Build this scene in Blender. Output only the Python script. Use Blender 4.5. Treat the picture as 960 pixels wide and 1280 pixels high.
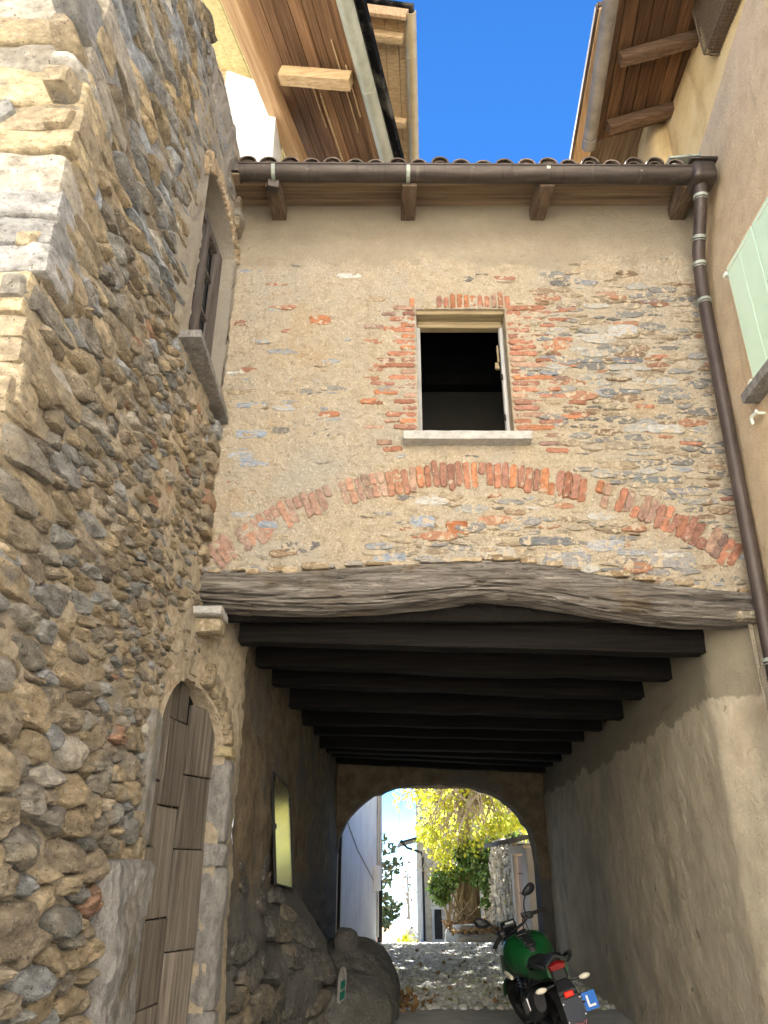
import bpy, math, random
import numpy as np
from mathutils import Vector, Matrix

rad = math.radians
for o in list(bpy.data.objects):
    bpy.data.objects.remove(o)
scene = bpy.context.scene
COL = scene.collection
ORG = {}

# ------------------------------------------------------------------ camera
EYE = 1.6
PITCH = 24.8
FPX = 961.0
SP, CP = math.sin(rad(PITCH)), math.cos(rad(PITCH))

def ray(px, py):
    xc, yc = (px - 480) / FPX, (640 - py) / FPX
    return Vector((xc, CP - SP * yc, SP + CP * yc))

def at(px, py, Y):
    d = ray(px, py)
    return Vector((d.x / d.y * Y, Y, EYE + d.z / d.y * Y))

def atz(px, py, z):
    d = ray(px, py)
    t = (z - EYE) / d.z
    return Vector((d.x * t, d.y * t, z))

cam_d = bpy.data.cameras.new('camera')
cam_d.sensor_fit = 'VERTICAL'
cam_d.sensor_height = 36
cam_d.lens = FPX / 1280 * 36
cam_d.clip_start = 0.05
cam_d.clip_end = 6000
cam = bpy.data.objects.new('camera', cam_d)
COL.objects.link(cam)
cam.location = (0, 0, EYE)
cam.rotation_euler = (rad(90 + PITCH), 0, 0)
scene.camera = cam

# ------------------------------------------------------------------ light
SUN_EL, SUN_AZ = 45, 3
w = bpy.data.worlds.new('World')
scene.world = w
w.use_nodes = True
nt = w.node_tree
sky = nt.nodes.new('ShaderNodeTexSky')
sky.sky_type = 'NISHITA'
sky.sun_disc = False
sky.sun_elevation = rad(SUN_EL)
sky.sun_rotation = rad(SUN_AZ)
sky.altitude = 2500
sky.air_density = 0.6
sky.dust_density = 0.0
sky.ozone_density = 6.0
bg = [n for n in nt.nodes if n.type == 'BACKGROUND'][0]
bg.inputs['Strength'].default_value = 0.05
hs = nt.nodes.new('ShaderNodeHueSaturation')
hs.inputs['Saturation'].default_value = 1.17
nt.links.new(sky.outputs[0], hs.inputs['Color'])
nt.links.new(hs.outputs[0], bg.inputs['Color'])
sd = bpy.data.lights.new('sun', 'SUN')
sd.energy = 5.0
sd.angle = rad(0.5)
sd.color = (1.0, 0.96, 0.9)
sun = bpy.data.objects.new('sun', sd)
COL.objects.link(sun)
sdir = Vector((math.sin(rad(SUN_AZ)) * math.cos(rad(SUN_EL)), math.cos(rad(SUN_AZ)) * math.cos(rad(SUN_EL)), math.sin(rad(SUN_EL))))
sun.rotation_euler = sdir.to_track_quat('Z', 'Y').to_euler()
sun.location = (0, 0, 30)
vs = scene.view_settings
vs.view_transform = 'Standard'
vs.look = 'None'
vs.gamma = 1.0
vs.use_curve_mapping = False
vs.exposure = 3.1
cy = scene.cycles
cy.max_bounces = 10
cy.diffuse_bounces = 6
cy.glossy_bounces = 4
cy.transmission_bounces = 6
cy.transparent_max_bounces = 8
cy.caustics_reflective = False
cy.caustics_refractive = False
cy.use_denoising = True

# ------------------------------------------------------------------ noise
def _hash(ix, iy, iz, seed):
    h = (ix * 374761393 + iy * 668265263 + iz * 2147483647 + seed * 974711) & 0xffffffff
    h = ((h ^ (h >> 13)) * 1274126177) & 0xffffffff
    h = (h ^ (h >> 16)) & 0xffffffff
    h = (h * 2246822519) & 0xffffffff
    h = (h ^ (h >> 15)) & 0xffff
    return h / 32767.5 - 1.0

def vnoise(p, seed=0):
    p = np.asarray(p, dtype=float)
    i = np.floor(p).astype(np.int64)
    f = p - i
    f = f * f * (3 - 2 * f)
    r = 0
    for dx in (0, 1):
        wx = f[..., 0] if dx else 1 - f[..., 0]
        for dy in (0, 1):
            wy = f[..., 1] if dy else 1 - f[..., 1]
            for dz in (0, 1):
                wz = f[..., 2] if dz else 1 - f[..., 2]
                r = r + wx * wy * wz * _hash(i[..., 0] + dx, i[..., 1] + dy, i[..., 2] + dz, seed)
    return r

def fbm(p, octv=4, seed=0, gain=0.5):
    p = np.asarray(p, dtype=float)
    a, s, r = 1.0, 0.0, 0
    for k in range(octv):
        r = r + a * vnoise(p * (2.03 ** k) + 17.3 * k, seed + k)
        s += a
        a *= gain
    return r / s

def n2(u, v, su, sv, octv=3, seed=0):
    u = np.asarray(u, dtype=float); v = np.asarray(v, dtype=float)
    return fbm(np.stack([u * su, v * sv, np.zeros_like(u) + 3.3 + seed], -1), octv, seed)

def sst(a, b, x):
    t = np.clip((np.asarray(x, dtype=float) - a) / (b - a), 0, 1)
    return t * t * (3 - 2 * t)

# ------------------------------------------------------------------ mesh builder
class MB:
    def __init__(self):
        self.v = []; self.f = []; self.c = []; self.m = []; self.n = 0
    def add(self, verts, faces, col=None, mi=0):
        verts = np.asarray(verts, dtype=float).reshape(-1, 3)
        self.v.append(verts)
        if col is None:
            col = (1, 1, 1)
        col = np.asarray(col, dtype=float)
        if col.ndim == 1:
            col = np.repeat(col[None, :3], len(verts), 0)
        self.c.append(col)
        n = self.n
        self.f.extend([tuple(int(i) + n for i in f) for f in faces])
        self.m.extend([mi] * len(faces))
        self.n += len(verts)
    def box(self, c, s, R=None, b=0.006, col=None, mi=0):
        h = np.array(s, dtype=float) / 2
        b = min(b, h.min() * 0.45)
        idx = {}
        vs_ = []
        for sx in (-1, 1):
            for sy in (-1, 1):
                for sz in (-1, 1):
                    for ax in range(3):
                        q = np.array([sx, sy, sz], float) * (h - b)
                        q[ax] = (sx, sy, sz)[ax] * h[ax]
                        idx[(sx, sy, sz, ax)] = len(vs_)
                        vs_.append(q)
        fs = []
        for ax in range(3):
            o1, o2 = (ax + 1) % 3, (ax + 2) % 3
            for s_ in (-1, 1):
                q = []
                for a, b_ in ((-1, -1), (1, -1), (1, 1), (-1, 1)):
                    k = [0, 0, 0]; k[ax] = s_; k[o1] = a; k[o2] = b_
                    q.append(idx[(k[0], k[1], k[2], ax)])
                fs.append(q if s_ > 0 else q[::-1])
        for ax in range(3):
            o1, o2 = (ax + 1) % 3, (ax + 2) % 3
            for a in (-1, 1):
                for b_ in (-1, 1):
                    k0 = [0, 0, 0]; k0[ax] = -1; k0[o1] = a; k0[o2] = b_
                    k1 = list(k0); k1[ax] = 1
                    q = [idx[tuple(k0) + (o1,)], idx[tuple(k1) + (o1,)], idx[tuple(k1) + (o2,)], idx[tuple(k0) + (o2,)]]
                    fs.append(q if a * b_ < 0 else q[::-1])
        for sx in (-1, 1):
            for sy in (-1, 1):
                for sz in (-1, 1):
                    q = [idx[(sx, sy, sz, 0)], idx[(sx, sy, sz, 1)], idx[(sx, sy, sz, 2)]]
                    fs.append(q if sx * sy * sz > 0 else q[::-1])
        V = np.array(vs_)
        if R is not None:
            V = V @ np.array(R, dtype=float).T
        self.add(V + np.array(c, dtype=float), fs, col, mi)
    def tube(self, pts, r, n=10, col=None, mi=0, cap=True, sq=1.0, rings=False):
        P = [Vector(p) for p in pts]
        if not hasattr(r, '__len__'):
            r = [r] * len(P)
        up = None
        V = []
        for i, p in enumerate(P):
            t = (P[min(i + 1, len(P) - 1)] - P[max(i - 1, 0)]).normalized()
            if up is None:
                up = Vector((0, 0, 1)) if abs(t.z) < 0.9 else Vector((1, 0, 0))
            a = t.cross(up)
            if a.length < 1e-5:
                a = t.orthogonal()
            a.normalize()
            bb = a.cross(t).normalized()
            up = bb
            for k in range(n):
                th = 2 * math.pi * k / n
                V.append(p + a * (math.cos(th) * r[i]) + bb * (math.sin(th) * r[i] * sq))
        F = []
        for i in range(len(P) - 1):
            for k in range(n):
                F.append((i * n + k, i * n + (k + 1) % n, (i + 1) * n + (k + 1) % n, (i + 1) * n + k))
        if cap:
            F.append(tuple(range(n))[::-1])
            F.append(tuple((len(P) - 1) * n + k for k in range(n)))
        self.add([tuple(v) for v in V], F, col, mi)
    def loft(self, rings, col=None, mi=0, cap=True, closed=True):
        n = len(rings[0])
        V = np.concatenate([np.asarray(r, dtype=float) for r in rings])
        F = []
        kk = n if closed else n - 1
        for i in range(len(rings) - 1):
            for k in range(kk):
                F.append((i * n + k, i * n + (k + 1) % n, (i + 1) * n + (k + 1) % n, (i + 1) * n + k))
        if cap and closed:
            F.append(tuple(range(n))[::-1])
            F.append(tuple((len(rings) - 1) * n + k for k in range(n)))
        self.add(V, F, col, mi)
    def grid(self, us, vs_, place, disp=None, hole=None, col=None, mi=0):
        us = np.asarray(us, float); vs_ = np.asarray(vs_, float)
        U, V = np.meshgrid(us, vs_, indexing='ij')
        D = disp(U, V) if disp else np.zeros_like(U)
        X = np.stack(place(U, V, D), -1).reshape(-1, 3)
        nu, nv = len(us), len(vs_)
        I = np.arange(nu * nv).reshape(nu, nv)
        q = np.stack([I[:-1, :-1], I[1:, :-1], I[1:, 1:], I[:-1, 1:]], -1).reshape(-1, 4)
        if hole is not None:
            uc = (U[:-1, :-1] + U[1:, 1:]) / 2
            vc = (V[:-1, :-1] + V[1:, 1:]) / 2
            q = q[~hole(uc, vc).reshape(-1)]
        c = None
        if col is not None:
            c = col(U, V, D).reshape(-1, 3)
        self.add(X, q.tolist(), c, mi)
    def rock(self, c, s, n=6, r=0.3, amp=0.03, scale=3.0, seed=0, R=None, col=None, mi=0, fl=0.0, fn=None, amp2=0.0, scale2=20.0):
        h = np.array(s, float) / 2
        rr = r * h.min()
        key = {}; V = []; F = []
        def vid(p):
            k = tuple(np.round(p, 5))
            if k not in key:
                key[k] = len(V); V.append(p)
            return key[k]
        g = np.linspace(-1, 1, n + 1)
        for ax in range(3):
            o1, o2 = (ax + 1) % 3, (ax + 2) % 3
            for sg in (-1, 1):
                for i in range(n):
                    for j in range(n):
                        q = []
                        for a, b in ((i, j), (i + 1, j), (i + 1, j + 1), (i, j + 1)):
                            p = np.zeros(3); p[ax] = sg; p[o1] = g[a]; p[o2] = g[b]
                            q.append(vid(p))
                        F.append(q if sg > 0 else q[::-1])
        P = np.array(V) * h
        inn = np.clip(P, -(h - rr), h - rr)
        d = P - inn
        ln = np.linalg.norm(d, axis=1, keepdims=True)
        d = d / np.maximum(ln, 1e-9)
        P2 = inn + d * rr
        nn = P2 / (h * h)
        nn = nn / np.maximum(np.linalg.norm(nn, axis=1, keepdims=True), 1e-9)
        if R is not None:
            P2 = P2 @ np.array(R, float).T
            nn = nn @ np.array(R, float).T
        P2 = P2 + np.array(c, float)
        q = fbm(P2 * scale, 4, seed)
        if fl:
            q = q + fl * np.abs(vnoise(P2 * scale * 0.7, seed + 9))
        q2 = fbm(P2 * scale2 * np.array((1, 1, 0.6)), 3, seed + 3) * amp2 if amp2 else 0
        P2 = P2 + nn * (q * amp + q2)[:, None]
        if fn is not None:
            P2 = fn(P2)
        self.add(P2, F, col, mi)
    def build(self, name, mats, parent=None, smooth=38, org=None):
        me = bpy.data.meshes.new(name)
        V = np.concatenate(self.v)
        o_ = Vector((0, 0, 0))
        if parent is not None:
            o_ = ORG[parent.name]
        if org is not None:
            o_ = Vector(org)
        V = V - np.array(o_)
        me.from_pydata(V.tolist(), [], self.f)
        if not isinstance(mats, (list, tuple)):
            mats = [mats]
        for m in mats:
            me.materials.append(m)
        if len(mats) > 1:
            me.polygons.foreach_set('material_index', self.m)
        C = np.concatenate(self.c)
        if np.abs(C - 1).max() > 1e-6:
            ca = me.color_attributes.new('Col', 'FLOAT_COLOR', 'POINT')
            ca.data.foreach_set('color', np.concatenate([C, np.ones((len(C), 1))], 1).astype(np.float32).reshape(-1))
        me.update()
        if smooth:
            me.polygons.foreach_set('use_smooth', [True] * len(me.polygons))
            if smooth < 179:
                me.set_sharp_from_angle(angle=rad(smooth))
        ob = bpy.data.objects.new(name, me)
        COL.objects.link(ob)
        if parent is not None:
            ob.parent = parent
        elif org is not None:
            ob.location = org
        ORG[ob.name] = Vector(o_)
        return ob

def thing(name, label, cat, loc, group=None):
    o = bpy.data.objects.new(name, None)
    COL.objects.link(o)
    o.location = loc
    o.empty_display_size = 0.2
    ORG[o.name] = Vector(loc)
    o['label'] = label; o['category'] = cat
    if group:
        o['group'] = group
    return o

def tag(o, label, cat, group=None):
    o['label'] = label; o['category'] = cat
    if group:
        o['group'] = group
    return o

def struct(o):
    o['kind'] = 'structure'
    return o

def axes(e1, e2):
    e1 = Vector(e1).normalized()
    e3 = e1.cross(Vector(e2)).normalized()
    e2 = e3.cross(e1).normalized()
    return np.array([e1, e2, e3]).T

# ------------------------------------------------------------------ materials
def surf(name, ramp, scale=4.0, stretch=(1, 1, 1), rotz=0.0, big=None, speck=None, attr=False, rough=0.88, bump=(), metal=0.0,
         spec=0.25, zband=None, detail=8, trans=0.0, gband=None, stain=None):
    m = bpy.data.materials.new(name)
    m.use_nodes = True
    t = m.node_tree
    N, L = t.nodes, t.links
    b = [n for n in N if n.type == 'BSDF_PRINCIPLED'][0]
    b.inputs['Roughness'].default_value = rough
    b.inputs['Metallic'].default_value = metal
    b.inputs['Specular IOR Level'].default_value = spec
    tc = N.new('ShaderNodeTexCoord')
    def mapped(st, rz=0.0):
        mp = N.new('ShaderNodeMapping')
        r1 = N.new('ShaderNodeMapping')
        r1.inputs['Rotation'].default_value = (0, 0, rz)
        L.new(tc.outputs['Object'], r1.inputs['Vector'])
        mp.inputs['Scale'].default_value = st
        L.new(r1.outputs[0], mp.inputs['Vector'])
        return mp.outputs[0]
    def noise(sc, st=(1, 1, 1), det=8, ro=0.6, dist=0.0):
        n = N.new('ShaderNodeTexNoise')
        n.inputs['Scale'].default_value = sc
        n.inputs['Detail'].default_value = det
        n.inputs['Roughness'].default_value = ro
        n.inputs['Distortion'].default_value = dist
        L.new(mapped(st, rotz), n.inputs['Vector'])
        return n.outputs['Fac']
    def rampn(src, stops):
        r = N.new('ShaderNodeValToRGB')
        e = r.color_ramp.elements
        while len(e) < len(stops):
            e.new(0.5)
        for k, (p, c) in enumerate(stops):
            e[k].position = p
            e[k].color = tuple(c) + (1,) if hasattr(c, '__len__') else (c, c, c, 1)
        L.new(src, r.inputs[0])
        return r.outputs[0]
    def mix(fac, a, c, mode='MIX'):
        x = N.new('ShaderNodeMix')
        x.data_type = 'RGBA'; x.blend_type = mode
        if isinstance(fac, float):
            x.inputs['Factor'].default_value = fac
        else:
            L.new(fac, x.inputs['Factor'])
        for s_, k in ((a, 'A'), (c, 'B')):
            i = [q for q in x.inputs if q.name == k and q.type == 'RGBA'][0]
            if isinstance(s_, tuple):
                i.default_value = s_ + (1,)
            else:
                L.new(s_, i)
        return [q for q in x.outputs if q.type == 'RGBA'][0]
    k = len(ramp)
    stops = [(0.28 + 0.44 * i / max(1, k - 1), c) for i, c in enumerate(ramp)]
    col = rampn(noise(scale, stretch, detail, 0.62), stops)
    if attr:
        at_ = N.new('ShaderNodeAttribute')
        at_.attribute_name = 'Col'
        col = mix(1.0, col, at_.outputs['Color'], 'MULTIPLY')
    if big:
        for bc, bs, lo, hi in big:
            col = mix(rampn(noise(bs, (1, 1, 1), 5, 0.6), [(lo, 0.0), (hi, 1.0)]), col, bc)
    if stain:
        for bc, bs, st, lo, hi in stain:
            col = mix(rampn(noise(bs, st, 6, 0.65), [(lo, 0.0), (hi, 1.0)]), col, bc)
    if speck:
        for sc_, ss, lo, hi in speck:
            col = mix(rampn(noise(ss, (1, 1, 1), 3, 0.7), [(lo, 0.0), (hi, 1.0)]), col, sc_)
    if zband:
        for zb_ in zband:
            z0, soft, amp, ns, bc, sgn = zb_[:6]
            ge = N.new('ShaderNodeNewGeometry')
            sx = N.new('ShaderNodeSeparateXYZ')
            L.new(ge.outputs['Position'], sx.inputs[0])
            a = N.new('ShaderNodeMath'); a.operation = 'MULTIPLY_ADD'
            L.new(noise(ns, (1, 1, 1), 6, 0.6), a.inputs[0])
            a.inputs[1].default_value = amp
            L.new(sx.outputs['Z'], a.inputs[2])
            mr = N.new('ShaderNodeMapRange')
            mr.inputs['From Min'].default_value = z0 + amp * 0.5 - soft * sgn
            mr.inputs['From Max'].default_value = z0 + amp * 0.5 + soft * sgn
            L.new(a.outputs[0], mr.inputs['Value'])
            mr.inputs['To Max'].default_value = zb_[6] if len(zb_) > 6 else 1.0
            col = mix(mr.outputs[0], col, bc)
    L.new(col, b.inputs['Base Color'])
    prev = None
    for bs in bump:
        sc_, stg, st = bs[0], bs[1], bs[2] if len(bs) > 2 else (1, 1, 1)
        bn = N.new('ShaderNodeBump')
        bn.inputs['Strength'].default_value = 1.0
        bn.inputs['Distance'].default_value = stg
        L.new(noise(sc_, st, 6, 0.65), bn.inputs['Height'])
        if prev:
            L.new(prev, bn.inputs['Normal'])
        prev = bn.outputs[0]
    if prev:
        L.new(prev, b.inputs['Normal'])
    if trans:
        tr = N.new('ShaderNodeBsdfTranslucent')
        L.new(col, tr.inputs['Color'])
        ms = N.new('ShaderNodeMixShader')
        ms.inputs[0].default_value = trans
        out = [n for n in N if n.type == 'OUTPUT_MATERIAL'][0]
        L.new(b.outputs[0], ms.inputs[1]); L.new(tr.outputs[0], ms.inputs[2])
        L.new(ms.outputs[0], out.inputs['Surface'])
    return m

def glass_dark(name, c=(0.02, 0.022, 0.025), rough=0.06):
    m = surf(name, [c, tuple(x * 1.4 for x in c)], 6, rough=rough, spec=0.6)
    return m

M = {}
M['stone'] = surf('rubble_stone', [(0.5, 0.475, 0.435), (1.0, 0.97, 0.92), (1.4, 1.37, 1.31), (2.0, 1.96, 1.86)], 13, (1, 0.8, 1.7), attr=True, rough=0.82, spec=0.35,
                  big=[((0.34, 0.275, 0.18), 2.6, 0.55, 0.72), ((0.25, 0.24, 0.22), 3.4, 0.58, 0.72)], speck=[((0.46, 0.43, 0.36), 48, 0.6, 0.68), ((0.05, 0.043, 0.035), 40, 0.61, 0.72)],
                  bump=[(9, 0.03, (1, 0.8, 1.8)), (32, 0.03, (1, 0.8, 1.6)), (100, 0.016)])
M['mortar'] = surf('lime_mortar', [(0.3, 0.25, 0.175), (0.5, 0.42, 0.31), (0.62, 0.54, 0.41)], 14, rough=0.95, spec=0.1,
                   big=[((0.34, 0.3, 0.235), 1.1, 0.5, 0.68), ((0.38, 0.2, 0.1), 1.7, 0.64, 0.76)], zband=[(5.3, 0.5, 1.2, 0.9, (0.37, 0.345, 0.3), 1, 0.75)],
                   speck=[((0.5, 0.45, 0.36), 75, 0.62, 0.7), ((0.08, 0.065, 0.045), 45, 0.64, 0.74)],
                   bump=[(18, 0.04), (60, 0.025), (170, 0.008)])
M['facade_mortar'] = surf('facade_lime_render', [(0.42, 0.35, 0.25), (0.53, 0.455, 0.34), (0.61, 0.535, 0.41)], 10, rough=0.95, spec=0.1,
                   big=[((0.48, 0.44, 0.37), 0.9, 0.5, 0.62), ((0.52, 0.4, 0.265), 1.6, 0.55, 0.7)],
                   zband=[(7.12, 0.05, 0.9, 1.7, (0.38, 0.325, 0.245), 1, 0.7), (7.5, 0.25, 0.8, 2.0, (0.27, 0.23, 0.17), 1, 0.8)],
                   stain=[((0.42, 0.34, 0.23), 1.5, (3.2, 1, 0.5), 0.58, 0.75)],
                   speck=[((0.75, 0.68, 0.56), 55, 0.57, 0.66), ((0.4, 0.3, 0.19), 30, 0.6, 0.7), ((0.17, 0.13, 0.085), 46, 0.63, 0.71)],
                   bump=[(14, 0.03), (45, 0.03), (130, 0.012)])
M['facade_stone'] = surf('facade_stone_and_brick', [(0.66, 0.66, 0.66), (1.0, 1.0, 1.0), (1.3, 1.28, 1.24)], 22, (1, 1, 2.5), attr=True, rough=0.85, spec=0.3,
                   speck=[((0.58, 0.49, 0.36), 15, 0.54, 0.58), ((0.1, 0.08, 0.055), 60, 0.63, 0.73)],
                   bump=[(20, 0.03, (1, 1, 2.2)), (80, 0.015)])
M['brick'] = surf('old_brick', [(0.6, 0.6, 0.6), (1.05, 1.05, 1.05), (1.4, 1.38, 1.34)], 18, attr=True, rough=0.88, spec=0.2, speck=[((0.56, 0.47, 0.35), 13, 0.61, 0.67), ((0.1, 0.07, 0.05), 55, 0.64, 0.74)], bump=[(20, 0.02), (80, 0.012)])
M['plaster_right'] = surf('tan_roughcast', [(0.66, 0.51, 0.33), (0.77, 0.61, 0.41), (0.82, 0.68, 0.47)], 5, rough=0.95, spec=0.1,
                   big=[((0.66, 0.54, 0.38), 0.8, 0.52, 0.7), ((0.75, 0.56, 0.37), 0.55, 0.55, 0.72)],
                   stain=[((0.52, 0.42, 0.29), 1.4, (3, 3, 0.4), 0.58, 0.76)],
                   speck=[((0.56, 0.47, 0.34), 70, 0.62, 0.72), ((0.2, 0.15, 0.09), 42, 0.66, 0.78)],
                   bump=[(12, 0.02), (42, 0.04), (130, 0.012)])
M['plaster_passage'] = surf('passage_plaster', [(0.42, 0.36, 0.265), (0.53, 0.465, 0.35), (0.61, 0.54, 0.415)], 3.2, rough=0.93, spec=0.12,
                   big=[((0.37, 0.335, 0.27), 0.7, 0.5, 0.66), ((0.4, 0.32, 0.23), 1.0, 0.58, 0.72)],
                   stain=[((0.3, 0.265, 0.2), 1.0, (1.6, 1.6, 0.7), 0.53, 0.75), ((0.56, 0.5, 0.41), 1.8, (2.5, 2.5, 0.18), 0.66, 0.74), ((0.22, 0.19, 0.14), 5.0, (1.5, 1.5, 0.8), 0.66, 0.7)],
                   zband=[(2.84, 0.012, 0.55, 1.5, (0.25, 0.22, 0.16), 1, 0.85)],
                   speck=[((0.45, 0.38, 0.27), 55, 0.64, 0.74)], bump=[(4, 0.03), (22, 0.025), (90, 0.012)])
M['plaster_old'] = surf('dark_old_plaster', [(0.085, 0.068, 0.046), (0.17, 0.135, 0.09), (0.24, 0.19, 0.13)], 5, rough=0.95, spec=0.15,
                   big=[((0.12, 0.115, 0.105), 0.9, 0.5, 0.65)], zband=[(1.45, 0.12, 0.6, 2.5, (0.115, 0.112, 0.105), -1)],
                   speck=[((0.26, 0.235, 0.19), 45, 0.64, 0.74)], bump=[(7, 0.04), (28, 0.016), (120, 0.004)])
M['granite'] = surf('weathered_granite', [(0.16, 0.155, 0.145), (0.3, 0.29, 0.275), (0.42, 0.41, 0.39)], 18, (1, 1, 0.5), rough=0.85, spec=0.3,
                   big=[((0.2, 0.175, 0.13), 2, 0.55, 0.7)], speck=[((0.07, 0.07, 0.07), 70, 0.62, 0.72), ((0.52, 0.51, 0.49), 90, 0.64, 0.74)],
                   bump=[(16, 0.04, (1, 1, 0.5)), (42, 0.04, (1, 1, 0.55)), (120, 0.01)])
M['granite_pale'] = surf('pale_granite_sill', [(0.28, 0.275, 0.26), (0.38, 0.375, 0.355), (0.46, 0.455, 0.43)], 20, rough=0.8, spec=0.3,
                   speck=[((0.25, 0.25, 0.25), 120, 0.62, 0.7)], big=[((0.32, 0.3, 0.24), 4, 0.56, 0.72)], bump=[(60, 0.004), (160, 0.002)])
M['rock'] = surf('grey_rock', [(0.06, 0.06, 0.057), (0.125, 0.123, 0.116), (0.2, 0.196, 0.185)], 5, rough=0.88, spec=0.25,
                   big=[((0.1, 0.1, 0.085), 1.5, 0.5, 0.66)], speck=[((0.28, 0.27, 0.25), 50, 0.6, 0.7), ((0.04, 0.04, 0.036), 22, 0.6, 0.7)], bump=[(5, 0.05), (18, 0.04), (70, 0.02)])

def wood(name, ramp, ax='X', rotz=0.0, attr=False, sc=2.2, rough=0.85, big=None, bump=0.006, lo=0.28):
    s = {'X': (0.5, 14, 14), 'Y': (14, 0.5, 14), 'Z': (14, 14, 0.5)}[ax]
    s2 = {'X': (0.6, 30, 30), 'Y': (30, 0.6, 30), 'Z': (30, 30, 0.6)}[ax]
    return surf(name, ramp, sc, s, rotz, attr=attr, rough=rough, spec=0.2, big=big, stain=[(tuple(x * 0.35 for x in ramp[0]), 2.0, s2, 0.6, 0.75)],
                bump=[(2.4, bump * 2, s), (3.0, bump, s2)])
M['beam'] = wood('weathered_oak', [(0.03, 0.026, 0.022), (0.19, 0.168, 0.145), (0.3, 0.275, 0.245), (0.5, 0.47, 0.425)], 'X', bump=0.03, big=[((0.21, 0.15, 0.085), 1.9, 0.56, 0.74)])
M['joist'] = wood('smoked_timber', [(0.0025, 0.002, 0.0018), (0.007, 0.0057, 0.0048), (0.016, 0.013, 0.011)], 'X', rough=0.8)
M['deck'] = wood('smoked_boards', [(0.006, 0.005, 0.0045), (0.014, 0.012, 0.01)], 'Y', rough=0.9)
M['rafter'] = wood('brown_rafter', [(0.06, 0.042, 0.029), (0.13, 0.092, 0.063), (0.2, 0.15, 0.108)], 'Y')
M['soffit'] = wood('brown_soffit_board', [(0.13, 0.09, 0.058), (0.225, 0.163, 0.107), (0.32, 0.24, 0.165)], 'X')
A1 = math.atan2(0.2185, 0.976)
M['larch'] = wood('larch_boards', [(0.1, 0.053, 0.025), (0.21, 0.12, 0.058), (0.33, 0.2, 0.105)], 'Y', rotz=A1, attr=True)
M['larch_beam'] = wood('larch_beam', [(0.34, 0.2, 0.1), (0.5, 0.32, 0.17), (0.6, 0.43, 0.25)], 'Y', rotz=A1)
M['larch_cross'] = wood('larch_cross', [(0.36, 0.23, 0.115), (0.54, 0.38, 0.2), (0.64, 0.48, 0.29)], 'X', rotz=A1)
M['yellow_board'] = wood('yellow_boards', [(0.36, 0.28, 0.11), (0.5, 0.41, 0.18), (0.58, 0.5, 0.25)], 'X', rotz=A1, attr=True)
M['dark_soffit'] = wood('dark_brown_soffit', [(0.05, 0.026, 0.014), (0.105, 0.056, 0.028), (0.18, 0.1, 0.048)], 'Y', attr=True)
M['dark_rafter'] = wood('dark_brown_rafter', [(0.055, 0.033, 0.02), (0.11, 0.068, 0.042), (0.18, 0.12, 0.078)], 'X')
M['door_wood'] = wood('weathered_door_board', [(0.06, 0.053, 0.046), (0.165, 0.148, 0.13), (0.28, 0.258, 0.232)], 'Z', attr=True, bump=0.008)
M['window_wood'] = wood('dark_window_wood', [(0.045, 0.038, 0.034), (0.1, 0.086, 0.078), (0.17, 0.15, 0.14)], 'Z')
M['gutter'] = surf('aged_brown_copper', [(0.04, 0.032, 0.028), (0.062, 0.05, 0.043), (0.09, 0.075, 0.065)], 3, (1, 6, 6), rough=0.48, metal=0.5, spec=0.5, stain=[((0.16, 0.145, 0.13), 1.6, (5, 1, 1), 0.6, 0.76), ((0.03, 0.025, 0.022), 2.4, (7, 1, 0.6), 0.58, 0.72)],
                   speck=[((0.28, 0.3, 0.27), 14, 0.68, 0.76)], bump=[(5, 0.003)])
M['joint'] = surf('verdigris_joint', [(0.16, 0.17, 0.15), (0.3, 0.34, 0.3), (0.42, 0.45, 0.4)], 14, rough=0.6, metal=0.3, bump=[(30, 0.003)])
M['pipe'] = surf('brown_downpipe', [(0.045, 0.034, 0.03), (0.062, 0.048, 0.042), (0.08, 0.063, 0.056)], 3, rough=0.5, metal=0.3, spec=0.4, stain=[((0.13, 0.11, 0.1), 2.0, (7, 7, 0.35), 0.6, 0.74), ((0.03, 0.024, 0.022), 3.0, (9, 9, 0.6), 0.6, 0.74)], bump=[(6, 0.004)])
M['zinc'] = surf('patinated_gutter', [(0.3, 0.31, 0.24), (0.42, 0.43, 0.34), (0.52, 0.53, 0.44)], 4, rough=0.55, metal=0.25, bump=[(8, 0.003)])
M['grey_gutter'] = surf('grey_gutter', [(0.16, 0.145, 0.125), (0.23, 0.21, 0.185), (0.3, 0.275, 0.245)], 5, rough=0.55, metal=0.3, bump=[(8, 0.003)])
M['amber_gutter'] = surf('amber_gutter', [(0.46, 0.36, 0.2), (0.58, 0.47, 0.28), (0.64, 0.54, 0.36)], 4, rough=0.5, metal=0.25)
M['tile'] = surf('old_roof_tile', [(0.085, 0.068, 0.055), (0.15, 0.115, 0.09), (0.22, 0.165, 0.13)], 7, attr=True, rough=0.9, big=[((0.1, 0.09, 0.07), 2.5, 0.5, 0.66)], bump=[(30, 0.006)])
M['white_wall'] = surf('white_plaster', [(0.8, 0.79, 0.78), (0.85, 0.845, 0.835), (0.87, 0.865, 0.86)], 3, rough=0.9, spec=0.15, bump=[(60, 0.004)])
M['far_white'] = surf('bluish_white_plaster', [(0.58, 0.59, 0.61), (0.68, 0.69, 0.71), (0.74, 0.75, 0.77)], 2, rough=0.9, bump=[(40, 0.004)], stain=[((0.5, 0.51, 0.53), 1.2, (3, 3, 0.3), 0.58, 0.75)])
M['yellow_wall'] = surf('yellow_plaster', [(0.46, 0.34, 0.17), (0.56, 0.43, 0.23), (0.62, 0.5, 0.3)], 2.5, rough=0.92, spec=0.1, stain=[((0.38, 0.27, 0.14), 1.2, (2, 2, 0.4), 0.55, 0.72)], bump=[(9, 0.012), (50, 0.006)])
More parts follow.
